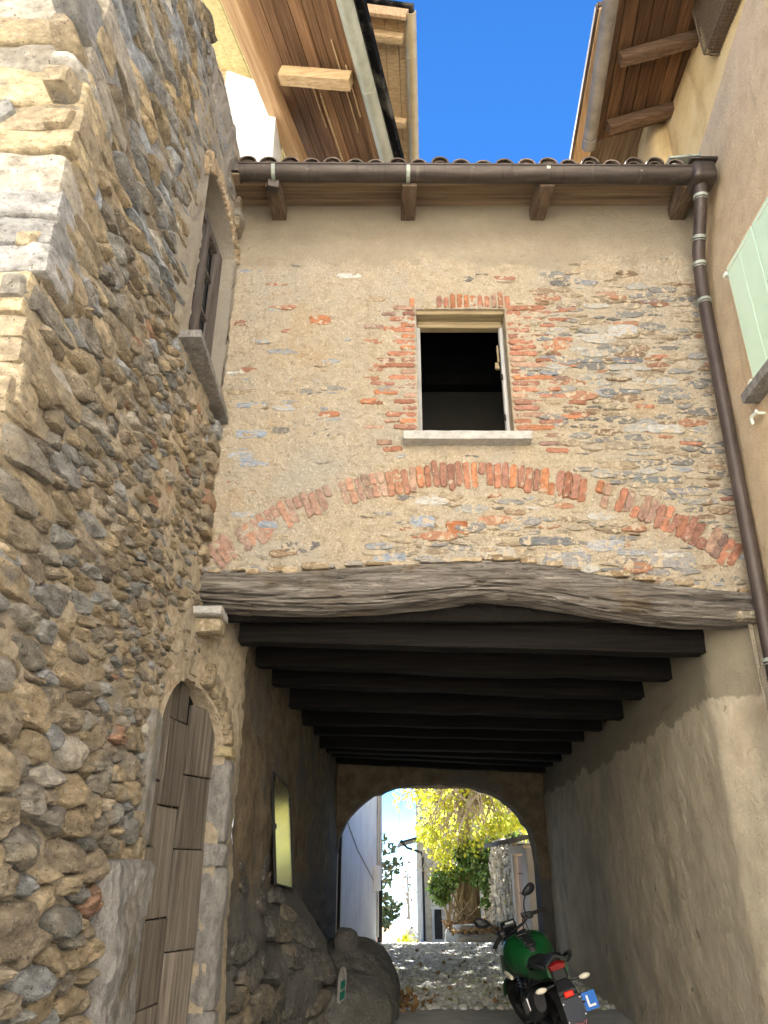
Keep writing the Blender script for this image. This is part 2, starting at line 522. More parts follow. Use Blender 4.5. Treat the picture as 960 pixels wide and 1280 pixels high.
M['mint'] = surf('mint_shutter_paint', [(0.45, 0.62, 0.48), (0.5, 0.67, 0.53), (0.54, 0.7, 0.57)], 2, rough=0.5, spec=0.35, bump=[(4, 0.002)])
M['mint_white'] = surf('pale_hook_paint', [(0.66, 0.72, 0.62), (0.74, 0.79, 0.7)], 6, rough=0.5)
M['trim'] = surf('tan_wood_trim', [(0.5, 0.34, 0.2), (0.6, 0.43, 0.27)], 6, rough=0.7)
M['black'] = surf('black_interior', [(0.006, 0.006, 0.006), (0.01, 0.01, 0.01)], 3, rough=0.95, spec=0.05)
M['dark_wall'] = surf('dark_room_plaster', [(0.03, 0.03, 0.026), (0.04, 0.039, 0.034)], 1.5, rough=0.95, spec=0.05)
M['frame_grey'] = surf('grey_window_frame', [(0.3, 0.3, 0.3), (0.42, 0.42, 0.41), (0.5, 0.5, 0.48)], 9, (1, 1, 0.3), rough=0.75, bump=[(30, 0.004)])
M['lintel'] = wood('pale_lintel_wood', [(0.17, 0.13, 0.075), (0.26, 0.205, 0.12), (0.35, 0.285, 0.175)], 'X')
M['glass'] = glass_dark('window_glass', (0.03, 0.033, 0.036))
M['iron'] = surf('black_iron', [(0.012, 0.012, 0.013), (0.03, 0.029, 0.028)], 8, rough=0.6, metal=0.4)
M['wire'] = surf('rusty_wire', [(0.1, 0.075, 0.05), (0.16, 0.13, 0.1)], 20, rough=0.7, metal=0.4)
M['concrete'] = surf('concrete_strip', [(0.26, 0.265, 0.26), (0.33, 0.33, 0.32), (0.38, 0.38, 0.37)], 4, rough=0.92, bump=[(40, 0.006)], big=[((0.22, 0.22, 0.215), 1.0, 0.5, 0.68)])
M['cobble'] = surf('cobble_stone', [(0.75, 0.75, 0.75), (1.0, 1.0, 1.0), (1.2, 1.2, 1.18)], 9, attr=True, rough=0.72, spec=0.4, bump=[(30, 0.008)])
M['earth'] = surf('gritty_earth', [(0.14, 0.13, 0.105), (0.22, 0.21, 0.175), (0.28, 0.265, 0.22)], 6, rough=0.95, big=[((0.11, 0.125, 0.06), 0.7, 0.52, 0.64)], bump=[(30, 0.02)])
M['plaza'] = surf('pale_paving', [(0.46, 0.42, 0.36), (0.54, 0.5, 0.43), (0.6, 0.56, 0.49)], 3, rough=0.9, bump=[(12, 0.01), (50, 0.004)])
M['cream'] = surf('cream_render', [(0.76, 0.7, 0.6), (0.81, 0.76, 0.67), (0.83, 0.79, 0.71)], 1.2, rough=0.92, bump=[(30, 0.006)], stain=[((0.7, 0.63, 0.52), 0.8, (2, 2, 0.3), 0.58, 0.76)])
M['leaf_yellow'] = surf('yellow_leaf', [(0.45, 0.5, 0.06), (0.66, 0.65, 0.08), (0.78, 0.75, 0.16)], 3, attr=True, rough=0.6, trans=0.55)
M['leaf_green'] = surf('green_leaf', [(0.06, 0.11, 0.025), (0.1, 0.17, 0.035), (0.16, 0.23, 0.06)], 3, attr=True, rough=0.45, spec=0.4, trans=0.3)
M['leaf_dark'] = surf('dark_leaf', [(0.035, 0.055, 0.025), (0.06, 0.085, 0.04)], 3, attr=True, rough=0.4, spec=0.4, trans=0.2)
M['litter'] = surf('dead_leaf', [(0.12, 0.065, 0.03), (0.21, 0.125, 0.055), (0.3, 0.2, 0.09)], 3, attr=True, rough=0.8, trans=0.1)
M['bark'] = surf('ivy_bark', [(0.1, 0.075, 0.045), (0.25, 0.195, 0.115), (0.36, 0.3, 0.19)], 3, (6, 6, 0.8), rough=0.95, bump=[(3, 0.05, (6, 6, 0.8)), (20, 0.015)])
M['twig'] = surf('pale_twig', [(0.3, 0.24, 0.16), (0.42, 0.35, 0.25)], 8, rough=0.9)
M['far_roof'] = surf('orange_roof', [(0.4, 0.19, 0.1), (0.52, 0.27, 0.15)], 3, (1, 6, 1), rough=0.9)
M['pink_wood'] = surf('pinkish_door_paint', [(0.5, 0.31, 0.2), (0.6, 0.38, 0.25)], 3, (3, 3, 0.5), rough=0.7, bump=[(10, 0.003)])
M['pink_post'] = surf('pale_gate_post', [(0.66, 0.56, 0.44), (0.75, 0.65, 0.52)], 3, rough=0.85, bump=[(30, 0.004)])
# ------------------------------------------------------------------ rubble: power-diagram cells grown into stones
def dart(u0, u1, v0, v1, an, rfun, tries, seed, keep=None):
    rg = np.random.default_rng(seed)
    P = np.zeros((12000, 2)); R = np.zeros(12000); n = 0
    for k in range(tries):
        u = rg.uniform(u0, u1); v = rg.uniform(v0, v1)
        lo, hi = rfun(u, v)
        f = 1 - k / tries
        r = lo + (hi - lo) * max(0, min(1, f ** 1.3 * rg.uniform(0.5, 1.1)))
        q = np.array((u / an, v))
        if n:
            d2 = ((P[:n] - q) ** 2).sum(1)
            if (d2 < ((R[:n] + r) * 0.93) ** 2).any():
                continue
        P[n] = q; R[n] = r; n += 1
        if n >= 11990:
            break
    return P[:n], R[:n]

def cells(P, R):
    out = []
    rm = R.max()
    for i in range(len(P)):
        d = P - P[i]
        d2 = (d ** 2).sum(1)
        nb = np.where((d2 < (R[i] * 2 + rm * 1.6) ** 2) & (d2 > 0))[0]
        nb = nb[np.argsort(d2[nb])][:22]
        s = R[i] * 1.7
        poly = [(-s, -s), (s, -s), (s, s), (-s, s)]
        for j in nb:
            dx, dy = d[j]
            cc = (d2[j] + R[i] ** 2 - R[j] ** 2) / 2
            new = []
            for a in range(len(poly)):
                p, q = poly[a], poly[(a + 1) % len(poly)]
                fp = p[0] * dx + p[1] * dy - cc
                fq = q[0] * dx + q[1] * dy - cc
                if fp <= 0:
                    new.append(p)
                if (fp < 0 < fq) or (fq < 0 < fp):
                    t = fp / (fp - fq)
                    new.append((p[0] + (q[0] - p[0]) * t, p[1] + (q[1] - p[1]) * t))
            poly = new
            if len(poly) < 3:
                break
        if len(poly) >= 3:
            out.append((i, np.array(poly) + P[i]))
    return out

def resample(poly, n):
    q = np.vstack([poly, poly[:1]])
    L = np.r_[0, np.cumsum(np.linalg.norm(np.diff(q, axis=0), axis=1))]
    t = np.linspace(0, L[-1], n, endpoint=False)
    return np.stack([np.interp(t, L, q[:, 0]), np.interp(t, L, q[:, 1])], 1)

def chaikin(p, k, a=0.25):
    for _ in range(k):
        q = np.roll(p, -1, 0)
        p = np.stack([p * (1 - a) + q * a, p * a + q * (1 - a)], 1).reshape(-1, 2)
    return p

def stone(mb, poly, place, h, base, col, rg, gap=0.01, rnd=2, n=16, tilt=0.25, rough=0.25, mi=0, a=0.22, edge=0.012, facets=0):
    c = poly.mean(0)
    ex = np.maximum((poly.max(0) - poly.min(0)) / 2, 1e-4)
    p = (poly - c) * np.clip(1 - gap / ex, 0.35, 1) + c
    if rnd:
        p = chaikin(p, rnd, a)
    p = resample(p, n)
    jit = np.minimum(ex, ex.min() * 2.2)
    p = p + rg.normal(0, 0.05, p.shape) * jit
    w_ = p - c
    ex = np.maximum(np.abs(w_).max(0), 1e-4)
    tl = rg.normal(0, tilt, 2)
    e2 = 1 - np.clip(edge / ex, 0.02, 0.3)
    rings = [(np.array((1.0, 1.0)), base), (np.array((1.0, 1.0)), h * 0.45), (e2, h), (e2 * 0.8, h), (e2 * 0.55, h), (e2 * 0.26, h)]
    cuts = [(rg.uniform(0, 6.28), rg.uniform(0.0, 0.55), rg.uniform(0.5, 1.9)) for _ in range(facets)]
    U = []; D = []
    off = rg.uniform(0, 99)
    for k, (s, d) in enumerate(rings):
        q = c + w_ * s
        U.append(q)
        if k == 0:
            D.append(np.full(n, d))
        else:
            nz = fbm(np.stack([(q[:, 0] - c[0]) / ex[0] * 1.3 + off, (q[:, 1] - c[1]) / ex[1] * 1.3, np.full(n, k * 0.35)], 1), 3, 5)
            tt = ((q - c) / ex) @ tl
            dd = d + (h + 0.004) * (nz * rough * 2 + tt * min(1, k / 3))
            qn = (q - c) / ex
            for ca, co, cs_ in cuts:
                dd = dd - (h + 0.004) * np.maximum(0, qn[:, 0] * math.cos(ca) + qn[:, 1] * math.sin(ca) - co) * cs_
            D.append(np.maximum(dd, base * 0.5))
    U.append(c[None]); D.append(np.array([h * (1 + rg.normal(0, rough * 0.3))]))
    UU = np.concatenate(U); DD = np.concatenate(D)
    X = np.stack(place(UU[:, 0], UU[:, 1], DD), 1)
    F = []
    for k in range(len(rings) - 1):
        for i in range(n):
            j = (i + 1) % n
            F.append((k * n + i, k * n + j, (k + 1) * n + j, (k + 1) * n + i))
    k = len(rings) - 1
    for i in range(n):
        F.append((k * n + i, k * n + (i + 1) % n, len(UU) - 1))
    C = np.array(col)[None] * (1 + 0.1 * rg.normal(0, 1, (len(UU), 1)).clip(-1, 1))
    mb.add(X, F, C, mi)

def pick(rg, pal):
    ws = np.array([p[0] for p in pal], float)
    k = rg.choice(len(pal), p=ws / ws.sum())
    return np.array(pal[k][1]) * rg.uniform(0.78, 1.22)

# ------------------------------------------------------------------ left wall surface
def XL(u, v):
    u = np.asarray(u, float); v = np.asarray(v, float)
    x = -1.5 + 0.042 * (u - 6) + 0.22 * sst(5.9, 6.8, u) * sst(3.85, 3.6, v)
    x = x + 0.035 * n2(u, v, 0.9, 0.9, 2, 3)
    x = x + 0.6 * np.exp(-((u - 9.75) / 1.1) ** 2) * sst(1.6, 0.5, v)
    x = x + 0.16 * np.exp(-((u - 7.9) / 0.9) ** 2) * sst(1.5, 0.3, v)
    return x

def pl_side(u, v, d):
    return XL(u, v) + d, np.asarray(u, float) + 0 * d, np.asarray(v, float) + 0 * d

NEARY = 2.84
def pl_near(u, v, d):
    return np.asarray(u, float) + 0 * d, NEARY - d + 0.03 * n2(u, v, 1.1, 1.1, 2, 8), np.asarray(v, float) + 0 * d

WY0, WY1, WZ0, WZS, WZT = 4.86, 5.9, 5.36, 7.1, 7.34      # window in the left wall
DY0, DY1, DZS, DZT = 5.34, 6.5, 2.36, 2.9                  # arched door in the left wall
def arch_top(u, a, b, zs, zt):
    t = np.clip((np.asarray(u, float) - (a + b) / 2) / ((b - a) / 2), -1, 1)
    hw, rs = (b - a) / 2, zt - zs
    if rs < 0.75 * hw:          # a shallow segment of a circle
        R_ = (hw * hw + rs * rs) / (2 * rs)
        return zt - R_ + np.sqrt(R_ * R_ - (t * hw) ** 2)
    return zs + (zt - zs) * np.sqrt(np.maximum(0, 1 - t * t))
def in_win(u, v, e=0.0):
    return (u > WY0 - e) & (u < WY1 + e) & (v > WZ0 - e) & (v < arch_top(u, WY0 - e, WY1 + e, WZS, WZT + e))
def in_door(u, v, e=0.0):
    return (u > DY0 - e) & (u < DY1 + e) & (v < arch_top(u, DY0 - e, DY1 + e, DZS, DZT + e))

HT = 8.36
stone_house = thing('stone_house', 'tall rubble stone house with a shuttered upper window and a patched arched plank door', 'house', (-1.6, 2.84, 0))

def near_smear(u, v):
    """how far the mortar has been smeared over the stones: strong round the window and above the door"""
    s = sst(0.9, 0.3, np.hypot((u - 5.45) / 1.05, (v - 7.0) / 1.9) - 0.55)
    s = np.maximum(s, sst(0.6, 0.1, np.hypot((u - 6.0) / 0.75, (v - 3.0) / 0.6) - 0.4))
    s = np.maximum(s, 0.45 * sst(-0.15, 0.35, n2(u, v, 0.7, 0.9, 2, 44)) * sst(5.2, 3.6, v) * sst(1.9, 2.6, v))
    s = np.maximum(s, sst(5.55, 5.9, u) * 0.75)
    return s

def d_side(U, V):
    q = np.stack([np.zeros_like(U), U, V], -1)
    s = near_smear(U, V)
    d = 0.022 * fbm(q * np.array((1, 7, 9)), 4, 21) + 0.012 * fbm(q * 26, 3, 22)
    mid = sst(1.9, 2.6, V) * sst(5.6, 4.6, V)
    return d - 0.017 - 0.02 * sst(2.5, 1.9, V) * (1 - s) + s * 0.03 + mid * 0.012 * (1 - s) + s * 0.012 * fbm(q * 17, 3, 29)

mb = MB()
us = np.unique(np.r_[np.arange(2.86, 6.9, 0.026), WY0, WY1, DY0, DY1, 6.9])
vz = np.unique(np.r_[np.arange(0.0, HT, 0.03), WZ0, HT])
mb.grid(us, vz, pl_side, d_side, lambda u, v: in_win(u, v) | in_door(u, v) | ((u > 6.04) & (v > 3.72)))
# near face and top
mb.grid(np.arange(-4.6, -1.6, 0.05), np.arange(0, HT + 0.01, 0.05), pl_near, lambda U, V: -0.03 + 0.02 * n2(U, V, 6, 8, 3, 4))
mb.add([(-1.62, 2.84, HT - .02), (-1.5, 6.05, HT - .02), (-4.6, 6.05, HT - .02), (-4.6, 2.84, HT - .02)], [(0, 1, 2, 3)])
mb.add([(-4.6, 2.84, 0), (-4.6, 6.05, 0), (-4.6, 6.05, HT), (-4.6, 2.84, HT)], [(0, 1, 2, 3)])
mb.add([(-4.6, 6.06, 0), (-1.56, 6.06, 0), (-1.56, 6.06, HT - .02), (-4.6, 6.06, HT - .02)], [(0, 1, 2, 3)])
# reveals of window and door
def reveal(mb, pts, place, d0, d1, mi=0):
    U = np.array([p[0] for p in pts]); V = np.array([p[1] for p in pts])
    rows = []
    for k, d in enumerate(np.linspace(d0, d1, 6)):
        j = 0.012 * n2(U * 9, V * 9, 1, 1, 2, 70 + k)
        rows.append(np.stack(place(U + j * 0.4, V + j * 0.4, np.full(len(U), d)), 1))
    mb.loft(rows, cap=False, closed=False, mi=mi)
aw = np.linspace(WY1, WY0, 30)
reveal(mb, [(WY1, WZ0), (WY1, 6.0), (WY1, WZS)] + [(a, float(arch_top(a, WY0, WY1, WZS, WZT))) for a in aw] + [(WY0, 6.0), (WY0, WZ0)], pl_side, 0.015, -0.34)
ad = np.linspace(DY1, DY0, 30)
reveal(mb, [(DY1, 0), (DY1, 1.2), (DY1, DZS)] + [(a, float(arch_top(a, DY0, DY1, DZS, DZT))) for a in ad] + [(DY0, 1.2), (DY0, 0)], pl_side, 0.02, -0.3)
wall = mb.build('wall', M['mortar'], stone_house)

PAL_L = [(5, (0.292, 0.239, 0.162)), (5, (0.262, 0.223, 0.170)), (4, (0.238, 0.223, 0.194)), (2.4, (0.224, 0.229, 0.224)), (1.2, (0.271, 0.286, 0.300)), (1.0, (0.176, 0.157, 0.132)),
         (2.2, (0.380, 0.317, 0.221)), (0.3, (0.309, 0.188, 0.130)), (1.6, (0.377, 0.357, 0.319))]
PAL_U = [(2.4, (0.326, 0.273, 0.191)), (2.4, (0.274, 0.240, 0.192)), (3.4, (0.265, 0.274, 0.284)), (2.8, (0.309, 0.342, 0.391)), (1.6, (0.433, 0.356, 0.241)), (1.4, (0.445, 0.436, 0.407)), (1, (0.164, 0.145, 0.116))]
rg = np.random.default_rng(11)
st = MB()
def r_side(u, v):
    big = float(sst(4.4, 3.0, u))
    top = float(sst(5.0, 6.2, v))
    low = float(sst(2.6, 1.7, v))
    lo = 0.016 + 0.01 * big - 0.002 * top + 0.01 * low
    hi = 0.046 + 0.045 * big - 0.004 * top + 0.05 * low
    return lo, hi
def side_stones(v0, v1, AN, tries, seed):
    P, R = dart(3.02, 6.0, v0, v1, AN, r_side, tries, seed)
    for i, poly in cells(P, R):
        poly = poly * np.array((AN, 1.0))
        c = poly.mean(0)
        u, v = c
        if in_win(poly[:, 0], poly[:, 1], 0.05).any() or in_door(poly[:, 0], poly[:, 1], 0.02).any():
            continue
        if (u > 4.7 and v < 1.62) or (u > 5.2 and v < 2.6) or poly[:, 1].max() > HT + 0.03 or poly[:, 0].max() > 6.1:
            continue
        if in_win(u, v, 0.17) and v > WZS - 0.1:
            continue
        if WY0 - 0.2 < u < 6.1 and abs(v - 5.28) < 0.1:
            continue
        s = float(near_smear(u, v))
        if rg.random() < s * 0.5:
            continue
        up = float(sst(4.6, 6.0, v))
        hh = rg.uniform(0.008, 0.042) * (1 - 0.6 * s) + 0.012 * up * (1 - s) + 0.018 * float(sst(4.2, 3.2, u)) * rg.random()
        hh += 0.006 * s + 0.016 * float(sst(2.5, 1.9, v)) * (1 - s)
        poly = poly + np.stack([np.zeros(len(poly)), 0.05 * n2(poly[:, 0], poly[:, 1], 1.3, 0.9, 2, 31)], 1)
        stone(st, poly, pl_side, hh, -0.11, pick(rg, PAL_U if rg.random() < up else PAL_L), rg, gap=0.003 + 0.005 * rg.random() + 0.006 * s, rnd=1,
              n=20, tilt=0.42, rough=0.36, a=0.15, edge=0.012, facets=3)
side_stones(0.0, 2.3, 1.9, 12000, 5)
side_stones(2.3, 5.15, 2.4, 30000, 25)
side_stones(5.15, HT + 0.05, 4.6, 18000, 15)
# near face stones
P, R = dart(-4.4, -2.1, 0.0, HT, 2.3, lambda u, v: (0.05, 0.15), 5000, 6)
for i, poly in cells(P, R):
    poly = poly * np.array((2.3, 1.0))
    if poly[:, 0].max() > -1.85 or poly[:, 1].max() > HT + .03:
        continue
    stone(st, poly, pl_near, rg.uniform(0.03, 0.09), -0.12, pick(rg, PAL_L), rg, gap=0.01, rnd=2, tilt=0.2, rough=0.25)
# quoins: long blocks turned alternately along each face
z = 0.1; k = 0
rq = np.random.default_rng(23)
PAL_Q = [(4, (0.37, 0.31, 0.22)), (3, (0.36, 0.335, 0.29)), (1.6, (0.31, 0.315, 0.32)), (2, (0.42, 0.35, 0.23)), (1, (0.27, 0.23, 0.17))]
while z < HT - 0.05:
    h = rq.uniform(0.12, 0.3)
    if z + h > HT:
        h = HT - z
    ly = rq.uniform(0.45, 0.75) if k % 2 else rq.uniform(0.22, 0.36)
    lx = rq.uniform(0.55, 0.75) if k % 2 else rq.uniform(0.7, 1.0)
    pr = rq.uniform(-0.01, 0.035); pn = rq.uniform(0.035, 0.055)
    xo = -1.62 + pr
    yo = NEARY - pn
    st.rock((xo - lx / 2, yo + ly / 2, z + h / 2), (lx, ly, h - 0.015), n=16, r=0.25, amp=0.03, scale=3.4, seed=100 + k, fl=0.7, amp2=0.01, scale2=13,
            R=axes((1, rq.normal(0, 0.05), rq.normal(0, 0.03)), (0, 1, rq.normal(0, 0.05))), col=pick(rq, PAL_Q))
    z += h; k += 1
# ragged stones along the far top edge of the wall
for k in range(16):
    y = 2.95 + k * 0.195
    st.rock((-1.78 + 0.04 * (y - 3), y, HT - 0.02 + 0.03 * rq.random()), (0.3, 0.24, rq.uniform(0.06, 0.13)), n=6, r=0.4, amp=0.03, scale=6, seed=300 + k, col=pick(rq, PAL_U))
# broken corner masonry where the wall meets the passage front
for k in range(26):
    zz = 3.95 + k * 0.168 + rq.uniform(-0.04, 0.04)
    if zz > HT - 0.1 or 5.16 < zz < 7.35:
        continue
    st.rock((-1.52 + rq.uniform(-0.01, 0.02), 5.88 + rq.uniform(-0.05, 0.05), zz), (0.14, rq.uniform(0.16, 0.3), rq.uniform(0.07, 0.14)), n=6, r=0.45, amp=0.03, scale=7, seed=340 + k, col=pick(rq, PAL_L))
st.build('rubble_stonework', M['stone'], stone_house, smooth=34)

# brick ring round the window arch
ab = MB()
rb = np.random.default_rng(3)
def voussoir(mb, place, u, v, ang, ln, wd, h, base, col, rg, **kw):
    e = np.array((math.cos(ang), math.sin(ang))); f = np.array((-e[1], e[0]))
    q = np.array([(-1, -1), (1, -1), (1, 1), (-1, 1)]) * np.array((ln / 2, wd / 2))
    q = np.concatenate([np.linspace(q[i], q[(i + 1) % 4], 4, endpoint=False) for i in range(4)])
    poly = np.array((u, v)) + q[:, :1] * e + q[:, 1:] * f
    stone(mb, poly, place, h, base, col, rg, gap=kw.get('gap', 0.004), rnd=kw.get('rnd', 1), n=kw.get('n', 14), tilt=kw.get('tilt', 0.08), rough=kw.get('rough', 0.15), a=0.3, edge=0.006)
RA = (((WY1 - WY0) / 2) ** 2 + (WZT - WZS) ** 2) / (2 * (WZT - WZS))
CA = ((WY0 + WY1) / 2, WZT - RA)
tm = math.asin((WY1 - WY0) / 2 / RA)
for t in np.linspace(-tm * 1.12, tm * 1.0, 20):
    ln = rb.uniform(0.15, 0.2)
    u, v = CA[0] + (RA + ln / 2 + 0.004) * math.sin(t), CA[1] + (RA + ln / 2 + 0.004) * math.cos(t)
    voussoir(ab, pl_side, u, v, math.pi / 2 - t, ln, 0.062, rb.uniform(0.03, 0.05), -0.3, np.array((0.44, 0.34, 0.22)) * rb.uniform(0.7, 1.15), rb)
ab.build('window_arch', M['facade_stone'], stone_house)

# window joinery
wf = MB()
xw = -1.52 - 0.13
def xwin(y):
    return float(XL(y, 6.2)) - 0.15
Rw = axes((0.042, 1, 0), (-1, 0.042, 0))    # local x along the wall
ym = (WY0 + WY1) / 2
for yy in (WY0 + 0.05, WY1 - 0.05):
    wf.box((xwin(yy), yy, 6.22), (0.1, 0.09, 1.76), Rw, 0.008)
wf.box((xwin(ym), ym, 7.06), (WY1 - WY0 - 0.1, 0.09, 0.09), Rw, 0.008)
wf.box((xwin(ym), ym, WZ0 + 0.05), (WY1 - WY0 - 0.1, 0.09, 0.09), Rw, 0.008)
for yy in (WY0 + 0.14, WY1 - 0.14):
    wf.box((xwin(yy) + 0.02, yy, 6.2), (0.07, 0.06, 1.62), Rw, 0.008)
wf.box((xwin(ym) + 0.03, ym, 6.2), (0.09, 0.06, 1.62), Rw, 0.008)
for zz in (5.75, 6.2, 6.65):
    wf.box((xwin(ym), ym, zz), (WY1 - WY0 - 0.2, 0.04, 0.035), Rw, 0.004)
win = wf.build('window', M['window_wood'], stone_house)
pn = MB()
pn.box((xwin(ym) - 0.02, ym, 6.2), (WY1 - WY0 - 0.12, 0.008, 1.7), Rw, 0.001)
pn.build('pane', M['glass'], win)
pn = MB()
pts = [(xwin(a) - 0.07, float(a), float(arch_top(a, WY0 - .06, WY1 + .06, WZS, WZT + .06))) for a in np.linspace(WY0 - .05, WY1 + .05, 15)]
pn.add(pts + [(p[0], p[1], 5.3) for p in pts], [(i, i + 1, 15 + i + 1, 15 + i) for i in range(14)])
pn.build('inner_board', M['black'], win)
sl = MB()
# broad slate sill: runs from near the window's near jamb to the passage front
c0 = at(226, 404, 4.72); c1 = at(284, 546, 5.98)
for a_, b_ in ((0.0, 1.0),):
    y0, y1 = 4.72, 6.0
    sl.rock((-1.53, (y0 + y1) / 2, 5.275), (0.27, y1 - y0, 0.075), n=10, r=0.25, amp=0.014, scale=5, seed=71, R=axes((1, 0.02, 0.03), (-0.042, 1, 0)))
sl.build('window_sill', M['granite'], stone_house)

# door: patched vertical boards with gaps
dr = MB()
rd = np.random.default_rng(17)
def xdoor(y):
    return -1.5 + 0.042 * (y - 6) + 0.22 * float(sst(5.9, 6.8, y)) - 0.075
y = DY0 + 0.01
cols = [(5.35, 5.72), (5.72, 6.12), (6.12, 6.49)]
for ci, (ya, yb) in enumerate(cols):
    zz = 0.02
    while zz < 3.0:
        hh = rd.uniform(0.42, 0.75)
        zt = min(zz + hh, float(arch_top((ya + yb) / 2, DY0, DY1, DZS, DZT)) + 0.12 - 0.06 * ci)
        if zt - zz < 0.08:
            break
        zlim = float(arch_top((ya + yb) / 2, DY0, DY1, DZS, DZT)) + 0.12 - 0.06 * ci
        if zlim - zt < 0.3:
            zt = zlim
        y0, y1 = ya + 0.006, yb - 0.006
        xa, xb = xdoor(y0), xdoor(y1)
        o = rd.uniform(-0.012, 0.012)
        yaw = math.atan2(xb - xa, y1 - y0)
        R_ = axes((math.sin(yaw + rd.normal(0, 0.006)), math.cos(yaw), rd.normal(0, 0.003)), (-1, 0.02, rd.normal(0, 0.008)))
        dr.box(((xa + xb) / 2 + o, (y0 + y1) / 2, (zz + zt) / 2), (y1 - y0, 0.035, zt - zz - 0.008), R_, 0.006, col=np.array((1, 0.96, 0.9)) * rd.uniform(0.75, 1.2) * (0.75 if zz > 1.55 else 1.05))
        zz = zt
door = dr.build('door', M['door_wood'], stone_house)
bk = MB()
bk.add([(xdoor(5.38) - 0.09, 5.3, 0), (xdoor(6.5) - 0.09, 6.6, 0), (xdoor(6.5) - 0.09, 6.6, 2.95), (xdoor(5.38) - 0.09, 5.3, 2.95)], [(0, 1, 2, 3)])
bk.build('backing_board', M['black'], door)
# granite jambs
def jamb(c, s, seed, lean=0.0, amp=0.03, n=9, R=None, amp2=0.008):
    m = MB()
    m.rock(c, s, n=n, r=0.4, amp=amp, scale=5, seed=seed, fl=0.8, amp2=amp2, scale2=26, R=axes((1, 0, lean), (-0.042, 1, 0)) if R is None else R)
    return m.build('door_jamb', M['granite'], stone_house, smooth=60)
jamb((-1.62, 5.0, 0.8), (0.3, 0.66, 1.66), 51, 0.0, 0.05, 46, amp2=0.03)
jamb((-1.6, 5.25, 2.13), (0.2, 0.2, 0.86), 52, 0, 0.016, 12)
jamb((-1.33, 6.62, 0.24), (0.22, 0.26, 0.48), 53)
jamb((-1.33, 6.62, 0.56), (0.23, 0.25, 0.18), 54)
jamb((-1.33, 6.62, 1.13), (0.21, 0.24, 0.94), 55, 0, 0.02, 16)
jamb((-1.34, 6.62, 1.68), (0.22, 0.25, 0.16), 56)
jamb((-1.34, 6.61, 2.08), (0.19, 0.22, 0.62), 57, 0, 0.02, 14)
cp = MB()
rcp = np.random.default_rng(8)
cp.rock((-1.34, 6.6, 2.45), (0.22, 0.28, 0.09), n=6, r=0.5, amp=0.02, scale=6, seed=61, col=(0.42, 0.36, 0.22))
cp.rock((-1.35, 6.6, 2.57), (0.2, 0.26, 0.13), n=6, r=0.5, amp=0.02, scale=6, seed=62, col=(0.36, 0.3, 0.2))
for k in range(6):
    th = math.radians(6 + k * 12)
    u = (DY0 + DY1) / 2 + 0.62 * math.cos(th); v = DZS + 0.24 + 0.42 * math.sin(th)
    cp.rock((-1.36 - 0.02 * k, u, v), (0.2, 0.2, 0.13), n=6, r=0.5, amp=0.025, scale=6, seed=63 + k, R=axes((1, 0, 0), (0, math.cos(th), math.sin(th))), col=np.array((0.3, 0.25, 0.17)) * rcp.uniform(0.7, 1.1))
for k in range(7):
    cp.rock((-1.6 + rcp.uniform(-.02, .02), 5.22 + rcp.uniform(-0.14, 0.1), 1.66 + 0.035 * k), (0.2, rcp.uniform(0.1, 0.22), 0.09), n=5, r=0.5, amp=0.02, scale=8, seed=80 + k, col=np.array((0.3, 0.26, 0.19)) * rcp.uniform(0.7, 1.2))
for k in range(5):
    cp.rock((-1.62, 5.4 + rcp.uniform(-0.03, 0.03), 0.15 + 0.3 * k), (0.18, 0.14, 0.26), n=5, r=0.5, amp=0.025, scale=8, seed=90 + k, col=np.array((0.24, 0.21, 0.16)) * rcp.uniform(0.7, 1.2))
cp.build('door_arch', M['stone'], stone_house, smooth=60)
# ------------------------------------------------------------------ passage house
house = thing('passage_house', 'weathered house bridging the lane above a timbered passage, with one open brick-edged window', 'house', (0.8, 6.0, 0))
FX0, FX1, FZ0, FZ1 = -1.68, 3.46, 3.6, 8.02
OX0, OX1, OZ0, OZ1 = 0.315, 1.175, 5.12, 6.56
def pl_f(u, v, d):
    u = np.asarray(u, float); v = np.asarray(v, float)
    return u + 0 * d, 6.0 - d + 0.012 * n2(u, v, 0.8, 0.8, 2, 12), v + 0 * d
def in_open(u, v, e=0.0):
    return (u > OX0 - e) & (u < OX1 + e) & (v > OZ0 - e) & (v < OZ1 + e)
def expose(u, v):
    """share of bare stone: the render has fallen off on the right and under the arch"""
    s = 0.2 + 0.65 * sst(0.9, 1.9, u + 0.25 * n2(u, v, 1.5, 1.5, 2, 91))
    s = np.maximum(s, 0.75 * sst(-0.6, 0.3, u) * sst(4.75, 4.5, v))
    s = s * sst(7.25, 6.7, v + 0.2 * n2(u, v, 2, 2, 2, 92))
    s = np.maximum(s, 0.03 * (v < 7.0))
    return s
def d_f(U, V):
    q = np.stack([U, np.zeros_like(U), V], -1)
    e = expose(U, V)
    top = sst(7.12, 7.25, V + 0.3 * n2(U, V, 1.4, 1.4, 3, 95))
    d = 0.012 * fbm(q * 9, 4, 41) + 0.011 * fbm(q * 38, 2, 42) + 0.007 * fbm(q * np.array((14, 1, 45)), 2, 43)
    d = d * (1 - 0.7 * top) + 0.008 * top
    d = d + 0.003 * (1 - e) - 0.003 * e
    d = d - 0.02 * sst(0.05, 0.45, n2(U, V, 7, 22, 3, 96)) * (1 - top) * 0.7
    return d
fac = MB()
us = np.unique(np.r_[np.arange(FX0, FX1, 0.0125), OX0, OX1, FX1])
vz = np.unique(np.r_[np.arange(FZ0, FZ1, 0.0125), OZ0, OZ1, FZ1])
fac.grid(us, vz, pl_f, d_f, lambda u, v: in_open(u, v))
